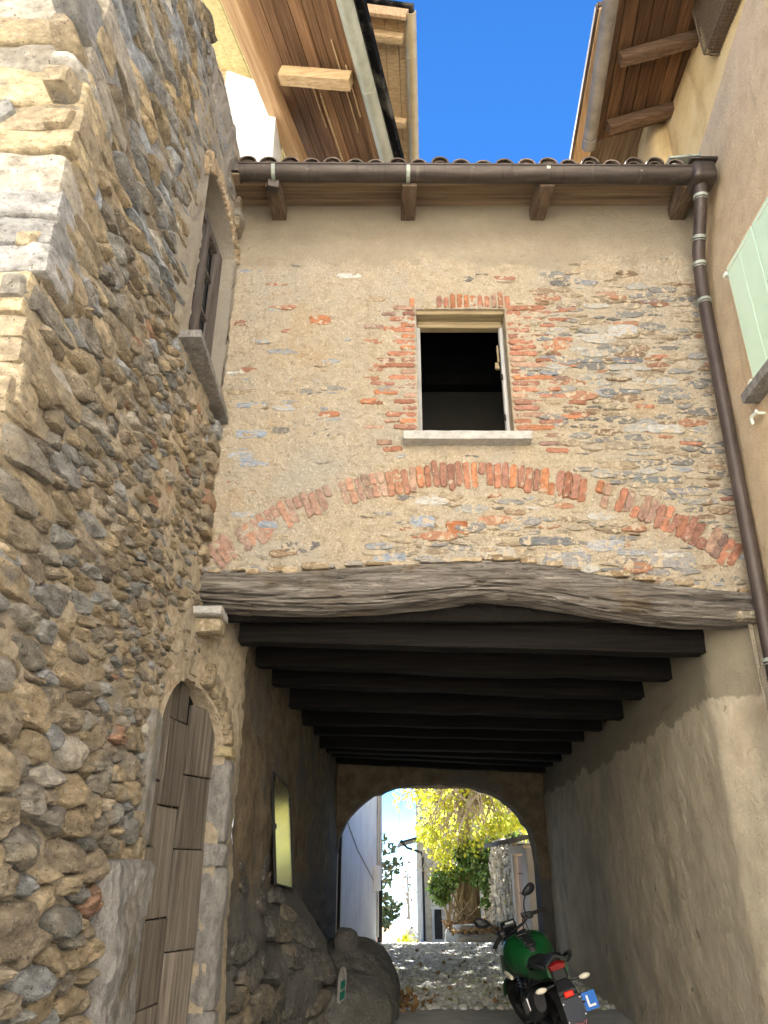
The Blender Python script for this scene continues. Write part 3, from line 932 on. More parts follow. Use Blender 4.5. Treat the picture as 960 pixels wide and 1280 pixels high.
reveal(fac, [(OX0, OZ0), (OX0, OZ1), (OX1, OZ1), (OX1, OZ0), (OX0, OZ0)], pl_f, 0.004, -0.2)
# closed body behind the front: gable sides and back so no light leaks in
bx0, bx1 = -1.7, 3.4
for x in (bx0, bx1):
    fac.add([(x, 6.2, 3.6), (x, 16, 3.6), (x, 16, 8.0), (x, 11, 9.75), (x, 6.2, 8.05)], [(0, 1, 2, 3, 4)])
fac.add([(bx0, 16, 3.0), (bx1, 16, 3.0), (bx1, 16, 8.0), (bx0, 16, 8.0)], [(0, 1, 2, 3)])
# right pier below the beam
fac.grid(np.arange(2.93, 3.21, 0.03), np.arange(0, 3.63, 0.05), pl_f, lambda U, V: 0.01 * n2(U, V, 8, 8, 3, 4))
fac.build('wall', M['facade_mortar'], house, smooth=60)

fs = MB()
rf = np.random.default_rng(77)
SL = [(2.4, (0.29, 0.285, 0.275)), (1.3, (0.22, 0.215, 0.205)), (3.6, (0.43, 0.375, 0.29)), (3, (0.38, 0.31, 0.22)), (1.6, (0.46, 0.45, 0.42)), (0.8, (0.4, 0.22, 0.14)), (0.8, (0.31, 0.33, 0.36)), (1.2, (0.3, 0.22, 0.15))]
SLL = [(2.4, (0.38, 0.4, 0.43)), (2.5, (0.3, 0.29, 0.265)), (1.1, (0.4, 0.21, 0.14)), (1, (0.55, 0.55, 0.53)), (2, (0.36, 0.29, 0.2))]
AF = 3.1
def arc_v(u):          # centre line of the relieving arch
    return 1.24 + math.sqrt(max(0.01, 3.49 ** 2 - (u - 0.76) ** 2))
P, R = dart(-1.6, 3.1, 3.72, 7.2, AF, lambda u, v: (0.014, 0.05), 36000, 9)
for i, poly in cells(P, R):
    poly = poly * np.array((AF, 1.0))
    u, v = poly.mean(0)
    if in_open(poly[:, 0], poly[:, 1], 0.02).any() or (OX0 - 0.2 < u < OX1 + 0.2 and OZ0 - 0.14 < v < OZ1 + 0.26):
        continue
    if OX0 - 0.25 < poly[:, 0].max() and poly[:, 0].min() < OX1 + 0.25 and abs(v - 5.02) < 0.09:
        continue
    if abs(v - arc_v(u)) < 0.17:
        continue
    e = float(expose(u, v))
    if u < 0.9 and v > arc_v(u):
        e *= 0.8
    if rf.random() > e:
        continue
    left = u < 0.6 and v > arc_v(u)
    poly = poly + rf.normal(0, 0.004, poly.shape)
    if rf.random() < 0.5:
        c_ = poly.mean(0)
        poly = (poly - c_) * np.array((rf.uniform(0.75, 1), rf.uniform(0.5, 0.95))) + c_
    stone(fs, poly, pl_f, rf.uniform(0.0, 0.012) if not left else rf.uniform(-0.001, 0.006), -0.035, pick(rf, SLL if left else SL), rf, gap=0.005, rnd=1, n=20, tilt=0.5, rough=0.6, edge=0.01)
# larger slabs just over the beam
for (u, v, l, h_, c_) in [(0.05, 3.93, 0.28, 0.13, (0.33, 0.38, 0.46)), (0.33, 4.28, 0.22, 0.12, (0.34, 0.39, 0.47)), (0.93, 3.97, 0.36, 0.17, (0.5, 0.47, 0.41)), (1.36, 4.1, 0.45, 0.09, (0.21, 0.22, 0.23)),
                          (1.52, 3.92, 0.42, 0.17, (0.34, 0.34, 0.34)), (1.86, 4.06, 0.32, 0.11, (0.45, 0.46, 0.48)), (2.4, 3.93, 0.42, 0.17, (0.36, 0.35, 0.34)), (2.05, 3.9, 0.24, 0.1, (0.27, 0.24, 0.22)),
                          (-0.95, 4.25, 0.26, 0.08, (0.33, 0.38, 0.45)), (-1.2, 5.15, 0.3, 0.09, (0.36, 0.43, 0.53)), (-1.15, 4.86, 0.28, 0.1, (0.34, 0.39, 0.48)), (-1.22, 5.45, 0.3, 0.07, (0.33, 0.38, 0.45)),
                          (0.62, 4.22, 0.2, 0.14, (0.42, 0.17, 0.08)), (2.3, 5.95, 0.3, 0.08, (0.2, 0.21, 0.23)), (2.2, 5.6, 0.4, 0.07, (0.2, 0.21, 0.22)), (2.55, 5.2, 0.36, 0.1, (0.52, 0.52, 0.5)), (1.95, 5.95, 0.3, 0.06, (0.24, 0.25, 0.26)),
                          (2.7, 5.55, 0.34, 0.07, (0.34, 0.33, 0.31)), (2.3, 6.3, 0.3, 0.15, (0.5, 0.5, 0.5)), (-0.35, 6.98, 0.27, 0.07, (0.72, 0.71, 0.68)), (-0.62, 6.42, 0.22, 0.11, (0.48, 0.21, 0.11)), (0.1, 6.32, 0.24, 0.06, (0.45, 0.2, 0.12)),
                          (2.4, 4.68, 0.45, 0.08, (0.22, 0.24, 0.24)), (2.66, 4.57, 0.4, 0.07, (0.3, 0.31, 0.33)), (2.72, 4.47, 0.36, 0.07, (0.36, 0.35, 0.33)), (-0.5, 5.35, 0.2, 0.07, (0.44, 0.2, 0.12))]:
    voussoir(fs, pl_f, u, v, rf.normal(0, 0.04), l, h_, rf.uniform(0.006, 0.014), -0.035, np.array(c_), rf, n=18, rough=0.3, tilt=0.3, gap=0.006, rnd=2)
fs.build('exposed_stonework', M['facade_stone'], house, smooth=50)

bk = MB()
BR = [(3, (0.42, 0.2, 0.13)), (1.5, (0.5, 0.225, 0.12)), (2.2, (0.36, 0.19, 0.14)), (0.6, (0.3, 0.2, 0.165)), (1.4, (0.44, 0.29, 0.215))]
# relieving arch, bricks on edge; the left haunch is faded under lime
th0, th1 = math.asin(-2.2 / 3.49), math.asin(2.2 / 3.49)
n_ = 70
for k in range(n_):
    t = th0 + (th1 - th0) * (k + 0.5) / n_
    u, v = 0.76 + 3.49 * math.sin(t), 1.24 + 3.49 * math.cos(t)
    fade = float(sst(0.5, -0.3, u))
    p_ = 1.0 - 0.08 * fade
    if abs(u - 1.97) < 0.03 or rf.random() > p_:
        continue
    c_ = pick(rf, BR)
    c_ = c_ * (1 - 0.55 * fade) + np.array((0.45, 0.34, 0.28)) * 0.55 * fade
    half = rf.random()
    ang = math.pi / 2 - t
    if half < 0.3:
        for s_ in (-1, 1):
            if rf.random() < 0.8:
                voussoir(bk, pl_f, u + s_ * 0.066 * math.sin(t), v + s_ * 0.066 * math.cos(t), ang + rf.normal(0, 0.04), 0.13, 0.066, rf.uniform(0.007, 0.016), -0.03, c_ * rf.uniform(0.8, 1.2), rf)
    else:
        dl = rf.uniform(-0.02, 0.02)
        voussoir(bk, pl_f, u + dl * math.sin(t), v + dl * math.cos(t), ang + rf.normal(0, 0.03), rf.uniform(0.22, 0.285), rf.uniform(0.06, 0.07), rf.uniform(0.008, 0.018) - 0.005 * fade, -0.03, c_, rf, n=16)
bk.build('relieving_arch', M['brick'], house, smooth=50)
bk = MB()
# window: jamb courses, toothed outwards, and a soldier course over it
zz = OZ0 + 0.03
k = 0
while zz < OZ1 + 0.02:
    for s_, x0 in ((-1, OX0), (1, OX1)):
        l = (0.25 if (k % 2) else 0.14) * rf.uniform(0.85, 1.2) + (0.12 if s_ > 0 and rf.random() < 0.35 else 0)
        c_ = pick(rf, BR)
        if rf.random() < 0.95:
            voussoir(bk, pl_f, x0 + s_ * (l / 2 + 0.012), zz, rf.normal(0, 0.02), l, 0.058, rf.uniform(0.002, 0.012), -0.03, c_, rf)
        if rf.random() < (0.55 if s_ > 0 else 0.42):
            l2 = rf.uniform(0.14, 0.28)
            voussoir(bk, pl_f, x0 + s_ * (l + 0.06 + l2 / 2 + rf.uniform(0, 0.05)), zz + rf.normal(0, 0.008), rf.normal(0, 0.03), l2, 0.048, rf.uniform(-0.002, 0.008), -0.03, pick(rf, BR) * 0.9, rf)
    zz += 0.068; k += 1
for k in range(15):
    u = OX0 - 0.04 + k * 0.067
    if k in (1, 2, 3):
        continue
    l = rf.uniform(0.12, 0.2) if k > 5 else rf.uniform(0.08, 0.15)
    voussoir(bk, pl_f, u, OZ1 + 0.085 + l / 2 - 0.07, math.pi / 2 + rf.normal(0, 0.03), l, 0.056, rf.uniform(0.003, 0.012), -0.03, pick(rf, BR), rf)
for (u, v) in [(0.0, 5.06), (0.08, 4.99), (1.5, 5.05), (1.55, 4.98), (1.42, 5.22), (1.6, 5.33), (1.72, 5.33), (2.75, 5.05), (3.0, 4.5), (2.98, 4.38), (0.3, 4.15), (2.62, 6.0), (2.4, 5.44),
               (2.6, 6.65), (2.2, 6.75), (1.2, 6.95), (1.8, 6.55), (1.7, 6.2), (1.65, 5.75), (0.02, 5.6), (-0.1, 5.5), (0.0, 5.9), (-0.1, 6.35), (1.1, 3.87)]:
    voussoir(bk, pl_f, u, v, rf.normal(0, 0.05), rf.uniform(0.14, 0.27), rf.uniform(0.045, 0.06), rf.uniform(0.002, 0.01), -0.03, pick(rf, BR), rf)
bk.build('brick_surround', M['brick'], house, smooth=50)

# window parts
wm = MB()
for x in (OX0 + 0.022, OX1 - 0.022):
    wm.box((x, 6.17, (OZ0 + OZ1) / 2 - 0.03), (0.04, 0.07, OZ1 - OZ0 - 0.06), None, 0.008)
wm.box(((OX0 + OX1) / 2, 6.175, OZ0 + 0.02), (OX1 - OX0 - 0.12, 0.05, 0.04), None, 0.006)
win = wm.build('window', M['frame_grey'], house)
lt = MB()
lt.rock(((OX0 + OX1) / 2, 6.13, OZ1 + 0.01), (OX1 - OX0 + 0.1, 0.22, 0.11), n=12, r=0.25, amp=0.014, scale=6, seed=4)
lt.box(((OX0 + OX1) / 2, 6.17, OZ1 - 0.085), (OX1 - OX0 - 0.02, 0.09, 0.075), None, 0.01)
lt.build('lintel', M['lintel'], win)
# torn scrap and iron hinges hanging from the right jamb
sc = MB()
sc.rock((OX1 - 0.07, 6.13, 6.12), (0.02, 0.02, 0.2), n=4, r=0.6, amp=0.02, scale=20, seed=5)
sc.rock((OX1 - 0.085, 6.13, 5.98), (0.04, 0.03, 0.07), n=4, r=0.6, amp=0.02, scale=20, seed=6)
sc.build('broken_jamb_wood', M['lintel'], win)
for zz in (5.4, 5.85):
    hg = MB()
    hg.box((OX1 - 0.05, 6.125, zz), (0.02, 0.02, 0.06), None, 0.003)
    hg.build('hinge', M['iron'], win)
sl = MB()
sl.rock(((OX0 + OX1) / 2 - 0.005, 5.985, OZ0 - 0.05), (1.14, 0.22, 0.085), n=14, r=0.16, amp=0.006, scale=7, seed=15)
sl.build('window_sill', M['granite_pale'], house)
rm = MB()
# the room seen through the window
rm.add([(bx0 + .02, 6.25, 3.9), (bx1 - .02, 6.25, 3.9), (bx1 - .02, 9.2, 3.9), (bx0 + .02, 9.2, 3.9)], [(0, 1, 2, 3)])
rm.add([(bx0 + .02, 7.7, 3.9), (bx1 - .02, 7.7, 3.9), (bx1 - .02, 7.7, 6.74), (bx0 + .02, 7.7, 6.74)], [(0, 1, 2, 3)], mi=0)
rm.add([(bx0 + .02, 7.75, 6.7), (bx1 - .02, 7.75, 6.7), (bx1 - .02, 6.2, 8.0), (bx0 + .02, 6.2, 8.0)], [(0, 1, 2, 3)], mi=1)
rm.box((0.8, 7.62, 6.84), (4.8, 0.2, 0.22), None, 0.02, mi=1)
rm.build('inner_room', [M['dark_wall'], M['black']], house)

# oak beam carrying the front
bm_ = MB()
sec = [(232, 713, 753), (280, 713, 757), (330, 715, 760), (400, 711, 761), (470, 706, 758), (530, 702, 752), (575, 700, 746), (610, 699, 744), (650, 700, 747), (700, 706, 755), (750, 716, 764), (800, 725, 771), (860, 732, 775), (942, 741, 778)]
xs = []
for px, yt, yb in sec:
    a = at(px, yt, 5.93); b = at(px, yb, 5.93)
    xs.append((a.x, a.z, b.z))
xs = np.array(xs)
X_ = np.linspace(xs[0, 0], xs[-1, 0], 240)
zt = np.interp(X_, xs[:, 0], xs[:, 1]); zb = np.interp(X_, xs[:, 0], xs[:, 2])
kk = np.ones(9) / 9
zt = np.convolve(np.pad(zt, 4, 'edge'), kk, 'valid'); zb = np.convolve(np.pad(zb, 4, 'edge'), kk, 'valid')
rings = []
nr = 72
for x, a, b in zip(X_, zt, zb):
    th = np.arange(nr) / nr * 2 * math.pi
    c_, s_ = np.cos(th), np.sin(th)
    e = 0.62
    yy = 6.07 + 0.19 * np.sign(c_) * np.abs(c_) ** e
    zz = (a + b) / 2 + (a - b) / 2 * np.sign(s_) * np.abs(s_) ** e
    q = np.stack([np.full(nr, x) * 1.6, c_ * 7, s_ * 7], 1)
    g = fbm(q, 3, 66) * 0.022 - 0.05 * np.maximum(0, 1 - 9 * np.abs(fbm(np.stack([np.full(nr, x) * 0.7, c_ * 6 + 0.15 * math.sin(x * 3), s_ * 6], 1), 3, 67))) - 0.012 * np.maximum(0, fbm(np.stack([np.full(nr, x) * 1.5, c_ * 22, s_ * 22], 1), 2, 68))
    rings.append(np.stack([np.full(nr, x), yy + g * c_, zz + g * s_], 1))
bm_.loft(rings)
bm_.build('lintel_beam', M['beam'], house, smooth=70)
# flat stones bedding the beam and the ragged mortar over it
bs = MB()
bs.rock((-1.42, 5.93, 3.43), (0.3, 0.32, 0.07), n=6, r=0.4, amp=0.02, scale=7, seed=31, col=(0.5, 0.5, 0.48))
bs.rock((-1.4, 5.97, 3.33), (0.24, 0.26, 0.13), n=6, r=0.5, amp=0.03, scale=6, seed=32, col=(0.36, 0.3, 0.2))
bs.rock((2.9, 6.0, 3.42), (0.22, 0.26, 0.08), n=6, r=0.4, amp=0.02, scale=7, seed=33, col=(0.3, 0.27, 0.2))
for k in range(44):
    x = -1.5 + k * 0.104
    zz = float(np.interp(x, X_, zt))
    if rf.random() < 0.75:
        bs.rock((x, 6.0 + rf.uniform(-0.02, 0.01), zz + rf.uniform(0.0, 0.035)), (rf.uniform(0.1, 0.26), 0.1, rf.uniform(0.02, 0.055)), n=5, r=0.5, amp=0.02, scale=9, seed=400 + k, col=np.array(pick(rf, [(2, (0.45, 0.36, 0.24)), (1, (0.3, 0.22, 0.13)), (1, (0.33, 0.31, 0.28))])))
bs.build('bedding_stones', M['facade_stone'], house, smooth=60)

# passage: joists, boards, side walls, rear arch
def XR(u, v):
    u = np.asarray(u, float)
    x = 2.715 + 0.034 * (u - 6.35)
    x = x + 0.24 * sst(6.5, 5.98, u)
    return x + 0.03 * n2(u, v, 0.6, 0.6, 2, 14) + 0.008 * n2(u, v, 3, 3, 2, 15)
JY = [6.42, 7.33, 8.22, 9.25, 10.4, 11.5, 12.5, 13.4, 14.3, 15.1]
jpx = [(298, 877), (327, 838), (350, 808), (369, 780), (383, 757)]
rj = np.random.default_rng(5)
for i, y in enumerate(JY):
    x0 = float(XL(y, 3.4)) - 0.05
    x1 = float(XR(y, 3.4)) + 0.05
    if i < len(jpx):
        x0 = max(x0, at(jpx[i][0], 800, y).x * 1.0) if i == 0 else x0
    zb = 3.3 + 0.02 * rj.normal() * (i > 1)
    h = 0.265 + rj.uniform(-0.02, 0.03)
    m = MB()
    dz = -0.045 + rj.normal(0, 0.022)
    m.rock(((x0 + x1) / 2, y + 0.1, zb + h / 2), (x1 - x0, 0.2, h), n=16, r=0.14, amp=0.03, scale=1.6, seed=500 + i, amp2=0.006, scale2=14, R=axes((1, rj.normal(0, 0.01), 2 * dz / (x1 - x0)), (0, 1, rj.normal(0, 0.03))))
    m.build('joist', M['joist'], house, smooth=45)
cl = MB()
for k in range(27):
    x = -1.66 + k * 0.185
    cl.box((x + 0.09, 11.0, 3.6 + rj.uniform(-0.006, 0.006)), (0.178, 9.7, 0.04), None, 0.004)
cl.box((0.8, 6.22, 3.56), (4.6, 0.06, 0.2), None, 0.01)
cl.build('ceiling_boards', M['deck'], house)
sw = MB()
def d_pl(U, V):
    q = np.stack([np.zeros_like(U), U, V], -1)
    low = sst(1.7, 0.8, V)
    cr = 1 - np.abs(fbm(q * np.array((1, 2.2, 5.2)), 4, 58))
    return 0.035 * fbm(q * 2.6, 4, 51) + 0.012 * fbm(q * 14, 3, 52) + low * (0.09 * fbm(q * np.array((1, 2.0, 4.4)), 4, 53) - 0.05 * sst(0.88, 1.0, cr))
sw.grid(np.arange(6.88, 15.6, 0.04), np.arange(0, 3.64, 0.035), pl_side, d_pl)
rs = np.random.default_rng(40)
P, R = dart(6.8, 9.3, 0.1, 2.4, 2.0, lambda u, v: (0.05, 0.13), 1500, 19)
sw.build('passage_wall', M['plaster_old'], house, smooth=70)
ps = MB()
for i, poly in cells(P, R):
    poly = poly * np.array((2.0, 1.0))
    u, v = poly.mean(0)
    if u < 6.95 or rs.random() < 0.5 * float(sst(0.9, 1.8, v)) + 0.3:
        continue
    stone(ps, poly, pl_side, rs.uniform(0.0, 0.06), -0.12, np.array(pick(rs, [(2, (0.115, 0.113, 0.108)), (1, (0.13, 0.118, 0.095)), (1, (0.08, 0.08, 0.078))])), rs, gap=0.02, rnd=2, tilt=0.4, rough=0.35)
ps.build('passage_footing_stones', M['stone'], house, smooth=60)
rw = MB()
def pl_r(u, v, d):
    return XR(u, v) - d, np.asarray(u, float) + 0 * d, np.asarray(v, float) + 0 * d
def d_r(U, V):
    lip = sst(2.97, 3.01, V + 0.3 * n2(U, V, 1.5, 1.5, 4, 61) + 0.03 * n2(U, V, 12, 12, 2, 63))
    return 0.014 * n2(U, V, 5, 5, 4, 62) + 0.004 * n2(U, V, 25, 25, 2, 64) - 0.018 * lip
rw.grid(np.arange(5.98, 15.7, 0.03), np.arange(0, 3.64, 0.03), pl_r, d_r)
rw.build('passage_wall', M['plaster_passage'], house, smooth=70)
ra = MB()
AYF, AYB = 15.45, 16.0
ACX, AHW, ASZ, AAZ = 0.97, 1.86, 1.66, 3.06
def arch_pts(n=40):
    th = np.linspace(math.pi, 0, n)
    e = 0.86
    return [(ACX + AHW * np.sign(math.cos(t)) * abs(math.cos(t)) ** e, ASZ + (AAZ - ASZ) * abs(math.sin(t)) ** e) for t in th]
ap = arch_pts()
jit = np.random.default_rng(2).normal(0, 0.012, (40, 2))
ap = [(x + j[0], z + j[1]) for (x, z), j in zip(ap, jit)]
inner = [(ap[0][0], 0)] + ap + [(ap[-1][0], 0)]
outer = [(-1.6, 0)] + [(-1.6 + 4.9 * k / 39.0, 3.7) for k in range(40)] + [(3.3, 0)]
ring0 = np.array([(x, AYF, z) for x, z in outer]); ring1 = np.array([(x, AYF, z) for x, z in inner])
mid = ring0 * 0.5 + ring1 * 0.5
mid[:, 1] += np.random.default_rng(4).normal(0, 0.015, len(mid))
ring1b = ring1.copy(); ring1b[:, 1] += 0.03
ring2 = np.array([(x, AYB, z) for x, z in inner])
ring3 = np.array([(x, AYB, z) for x, z in outer])
ra.loft([ring0, mid, ring1 + np.array((0, 0.0, 0)), ring1b, ring2, ring3], cap=False, closed=False)
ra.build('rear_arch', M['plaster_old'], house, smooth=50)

# roof of curved tiles, boards, rafter tails
rr = MB()
SLO = math.tan(rad(17.5))
EY, EZ = 5.46, 7.92
rt = np.random.default_rng(12)
def tile_row(x, y0, z0, diry, L, seg=0.42):
    n = int(L / seg)
    for k in range(n):
        yy = y0 + diry * k * seg * 0.98
        z_ = z0 + SLO * k * seg * 0.98
        r0, r1 = 0.092 * rt.uniform(0.95, 1.05), 0.076
        xo = x + rt.normal(0, 0.006)
        zo = rt.normal(0, 0.006) + (rt.normal(0, 0.012) if k == 0 else 0)
        th = np.linspace(0, math.pi, 9)
        rings = []
        for (yv, zv, r, t_) in ((yy, z_, r0, 0), (yy + diry * (seg + 0.06), z_ + SLO * (seg + 0.06), r1, 0)):
            o_ = np.stack([xo + r * np.cos(th), np.full(9, yv), zv + zo + r * 0.95 * np.sin(th)], 1)
            i_ = np.stack([xo + (r - 0.016) * np.cos(th[::-1]), np.full(9, yv), zv + zo + (r - 0.016) * 0.95 * np.sin(th[::-1])], 1)
            rings.append(np.concatenate([o_, i_]))
        c_ = np.array((1, 1, 1)) * rt.uniform(0.6, 1.25)
        rr.loft(rings, col=c_)
        if k == 0:   # second tile bedded inside the first
            rings = []
            for (yv, r) in ((yy + 0.03, r0 - 0.024), (yy + 0.3, r1 - 0.022)):
                zv = z_ + SLO * (yv - yy) - 0.008
                o_ = np.stack([xo + r * np.cos(th), np.full(9, yv), zv + zo + r * 0.9 * np.sin(th)], 1)
                i_ = np.stack([xo + (r - 0.014) * np.cos(th[::-1]), np.full(9, yv), zv + zo + (r - 0.014) * 0.9 * np.sin(th[::-1])], 1)
                rings.append(np.concatenate([o_, i_]))
            rr.loft(rings, col=c_ * 0.9)
            rr.box((xo, yy + 0.1, z_ + 0.012), (0.11, 0.03, 0.07), None, 0.01, col=np.array((0.3, 0.3, 0.3)))
for k in range(22):
    x = -1.36 + k * 0.213
    tile_row(x, EY + rt.normal(0, 0.012), EZ, 1, 5.6)
    tile_row(x, 16.6, EZ, -1, 5.5)
rr.add([(bx0, EY + 0.06, EZ - 0.02), (bx1, EY + 0.06, EZ - 0.02), (bx1, 11, EZ - 0.02 + SLO * 5.5), (bx0, 11, EZ - 0.02 + SLO * 5.5), (bx1, 16.5, EZ - .02), (bx0, 16.5, EZ - .02)], [(0, 1, 2, 3), (3, 2, 4, 5)], col=(0.5, 0.5, 0.5))
roof = rr.build('roof', M['tile'], house)
sb = MB()
for k in range(4):
    yy = EY + 0.09 + k * 0.155
    sb.box((0.88, yy + 0.07, EZ - 0.055 + SLO * (yy - EY) * 0.6), (5.1, 0.148, 0.025), None, 0.003)
sb.box((0.88, 5.95, 7.97), (5.1, 0.1, 0.12), None, 0.01)
sb.build('soffit_boards', M['soffit'], roof)
for px in (345, 511, 678, 850):
    x = at(px, 262, 5.75).x
    m = MB()
    dx = 0.05 if px > 800 else 0
    m.rock((x + dx, 5.85, 7.77), (0.15, 0.78, 0.16), n=7, r=0.12, amp=0.006, scale=6, seed=int(px), R=axes((1, -0.12 if px > 800 else 0.0, 0), (0, 1, SLO * 0.5)))
    m.build('rafter_tail', M['rafter'], roof, smooth=40)
gt = MB()
GY, GZ, GR = 5.42, 7.75, 0.1
th = np.linspace(math.pi, 2 * math.pi, 15)
def gutter_len(mb, p0, p1, r, lip=0.012, mi=0, n=2):
    p0 = Vector(p0); p1 = Vector(p1)
    e = (p1 - p0).normalized()
    s = Vector((0, 0, 1)).cross(e).normalized()
    rings = []
    for k in range(n + 1):
        c = p0 + (p1 - p0) * k / n
        o_ = [c + s * (r * math.cos(t)) + Vector((0, 0, r * math.sin(t))) for t in th]
        i_ = [c + s * ((r - 0.006) * math.cos(t)) + Vector((0, 0, (r - 0.006) * math.sin(t) + 0.002)) for t in th[::-1]]
        rings.append([tuple(q) for q in o_ + i_])
    mb.loft(rings, mi=mi)
    for sg in (-1, 1):
        mb.tube([p0 + s * (r * sg), p1 + s * (r * sg)], lip, 8, mi=mi)
gz = lambda x: GZ
gutter_len(gt, (-1.4, GY, 7.77), (2.98, GY, 7.73), GR)
th2 = np.linspace(math.pi, 2 * math.pi, 12)
for xx in (-1.4, 2.98):
    gt.add([(xx, GY + GR * math.cos(t), 7.75 + GR * math.sin(t)) for t in th2], [tuple(range(12))])
# outlet box
gt.rock((3.08, GY, 7.69), (0.24, 0.26, 0.22), n=8, r=0.5, amp=0.004, scale=5, seed=3)
gt.box((3.08, GY, 7.8), (0.27, 0.29, 0.03), None, 0.008)
gut = gt.build('gutter', M['gutter'], house)
for px in (343, 510, 683, 838):
    gj = MB()
    x = at(px, 215, GY).x
    th3 = np.linspace(math.pi * 0.98, 2 * math.pi * 1.01, 14)
    rings = [[(x + d_, GY + (GR + 0.004) * math.cos(t), 7.752 + (GR + 0.004) * math.sin(t)) for t in th3] for d_ in (-0.018, 0.018)]
    gj.loft(rings, cap=False, closed=False)
    gj.build('soldered_joint', M['joint'], gut)
sx = MB()   # squared bracket end under the gutter
sx.box((at(340, 250, 5.5).x, 5.5, 7.66), (0.12, 0.14, 0.1), axes((1, 0.2, 0), (-0.2, 1, 0.3)), 0.01)
sx.build('gutter_bracket', M['gutter'], gut)
dp = MB()
path = [Vector((3.07, 5.44, 7.7)), Vector((3.07, 5.45, 7.58)), Vector((3.06, 5.5, 7.4)), Vector((3.05, 5.62, 7.16)), Vector((3.04, 5.7, 6.98)), Vector((3.04, 5.74, 6.8)), Vector((3.03, 5.76, 6.55)), Vector((2.99, 5.78, 4.6)), Vector((2.96, 5.8, 3.0)), Vector((2.93, 5.8, 1.2)), Vector((2.93, 5.8, 0.02))]
dp.tube(path, [0.066, 0.066, 0.06, 0.06, 0.06, 0.06, 0.06, 0.058, 0.058, 0.058, 0.058], 16)
dpo = dp.build('downpipe', M['pipe'], house, smooth=60)
for a, f in ((1, 0.5), (3, 0.2), (4, 0.6), (6, 0.05), (7, 0.98)):
    dj = MB()
    p = path[a].lerp(path[a + 1], f); q = (path[a + 1] - path[a]).normalized()
    dj.tube([p - q * 0.014, p + q * 0.014], 0.069, 16)
    dj.tube([p + q * 0.028, p + q * 0.034], 0.066, 16)
    dj.build('pipe_collar', M['joint'], dpo)
# ------------------------------------------------------------------ right house (near wall, shutter)
RX = 3.12
rh = thing('plastered_house', 'tan roughcast house with closed mint green shutters beside the downpipe', 'house', (3.12, 2, 0))
def XW(u, v):
    u = np.asarray(u, float)
    return 3.02 + 0.055 * sst(2.2, 5.2, v) * 1.0 + 0.3 * sst(5.4, 8.8, v) - 0.1 * (6 - u) * sst(6.2, 8.6, v) + 0.012 * n2(u, v, 0.8, 0.8, 2, 24) + 0.07 * (6 - u) / 2 * -0.2
def pl_w(u, v, d):
    return XW(u, v) - d, np.asarray(u, float) + 0 * d, np.asarray(v, float) + 0 * d
def d_w(U, V):
    return 0.006 * n2(U, V, 9, 9, 4, 71) + 0.005 * n2(U, V, 34, 34, 3, 72)
m = MB()
RT = 8.52
def top_r(u):
    return RT
m.grid(np.arange(4.0, 6.02, 0.018), np.arange(2.0, RT, 0.018), pl_w, d_w)
m.grid(np.arange(4.0, 6.04, 0.1), np.arange(0.0, 2.02, 0.1), pl_w)
m.grid(np.arange(1.5, 4.01, 0.2), np.arange(0.0, RT, 0.1), pl_w)
# jagged parapet top and back faces
m.add([(3.5, 1.5, RT - .01), (3.5, 6.01, RT - .02), (9, 6.01, RT), (9, 1.5, RT)], [(0, 1, 2, 3)])
m.add([(3.0, 1.5, 0), (9, 1.5, 0), (9, 1.5, RT), (3.1, 1.5, RT)], [(0, 1, 2, 3)])
m.add([(9, 1.5, 0), (9, 6, 0), (9, 6, RT), (9, 1.5, RT)], [(0, 1, 2, 3)])
m.add([(3.12, 6.0, 0), (9, 6.0, 0), (9, 6.0, RT), (3.12, 6.0, RT)], [(0, 1, 2, 3)])
m.build('wall', M['plaster_right'], rh, smooth=70)
cpm = MB()
cpm.box((3.25, 5.98, 8.44), (0.5, 0.4, 0.025), axes((1, 0, 0.12), (0, 1, 0.1)), 0.004)
cpm.build('flashing', M['joint'], rh)
sx0 = float(XW(5.0, 5.8))
sh = MB()
SY1, SZ0, SZ1 = 5.27, 5.16, 6.4
for q_ in (0, 1):
    sh.box((sx0 - 0.045, SY1 - 0.135 - 0.251 * q_, (SZ0 + SZ1) / 2), (0.035, 0.248, SZ1 - SZ0), None, 0.004)
s1 = sh.build('shutter', M['mint'], rh)
for zz in (SZ0 + 0.06, SZ1 - 0.05):
    hb = MB()
    hb.box((sx0 - 0.05, SY1 + 0.02, zz), (0.06, 0.06, 0.035), None, 0.006)
    hb.box((sx0 - 0.067, SY1 - 0.22, zz + 0.0), (0.006, 0.4, 0.012), None, 0.002)
    hb.build('hinge', M['mint_white'], s1)
sh = MB()
for q_ in (0, 1):
    sh.box((sx0 - 0.045, SY1 - 0.65 - 0.251 * q_, (SZ0 + SZ1) / 2), (0.035, 0.248, SZ1 - SZ0), None, 0.004)
s2 = sh.build('shutter', M['mint'], rh)
for zz in (SZ0 + 0.06, SZ1 - 0.05):
    hb = MB()
    hb.box((sx0 - 0.067, SY1 - 0.8, zz), (0.006, 0.4, 0.012), None, 0.002)
    hb.build('hinge', M['mint_white'], s2)
tr = MB()
tr.box((sx0 - 0.008, SY1 + 0.03, (SZ0 + SZ1) / 2 + 0.01), (0.05, 0.05, SZ1 - SZ0 + 0.06), None, 0.006)
tr.box((sx0 - 0.008, SY1 - 0.5, SZ1 + 0.04), (0.05, 1.1, 0.05), None, 0.006)
tr.build('window_surround', M['trim'], rh)
sl = MB()
sl.rock((sx0 - 0.02, SY1 - 0.5, SZ0 - 0.07), (0.26, 1.16, 0.09), n=8, r=0.2, amp=0.004, scale=6, seed=9)
sl.build('window_sill', M['granite'], rh)
hk = MB()
hx = float(XW(5.35, 4.95))
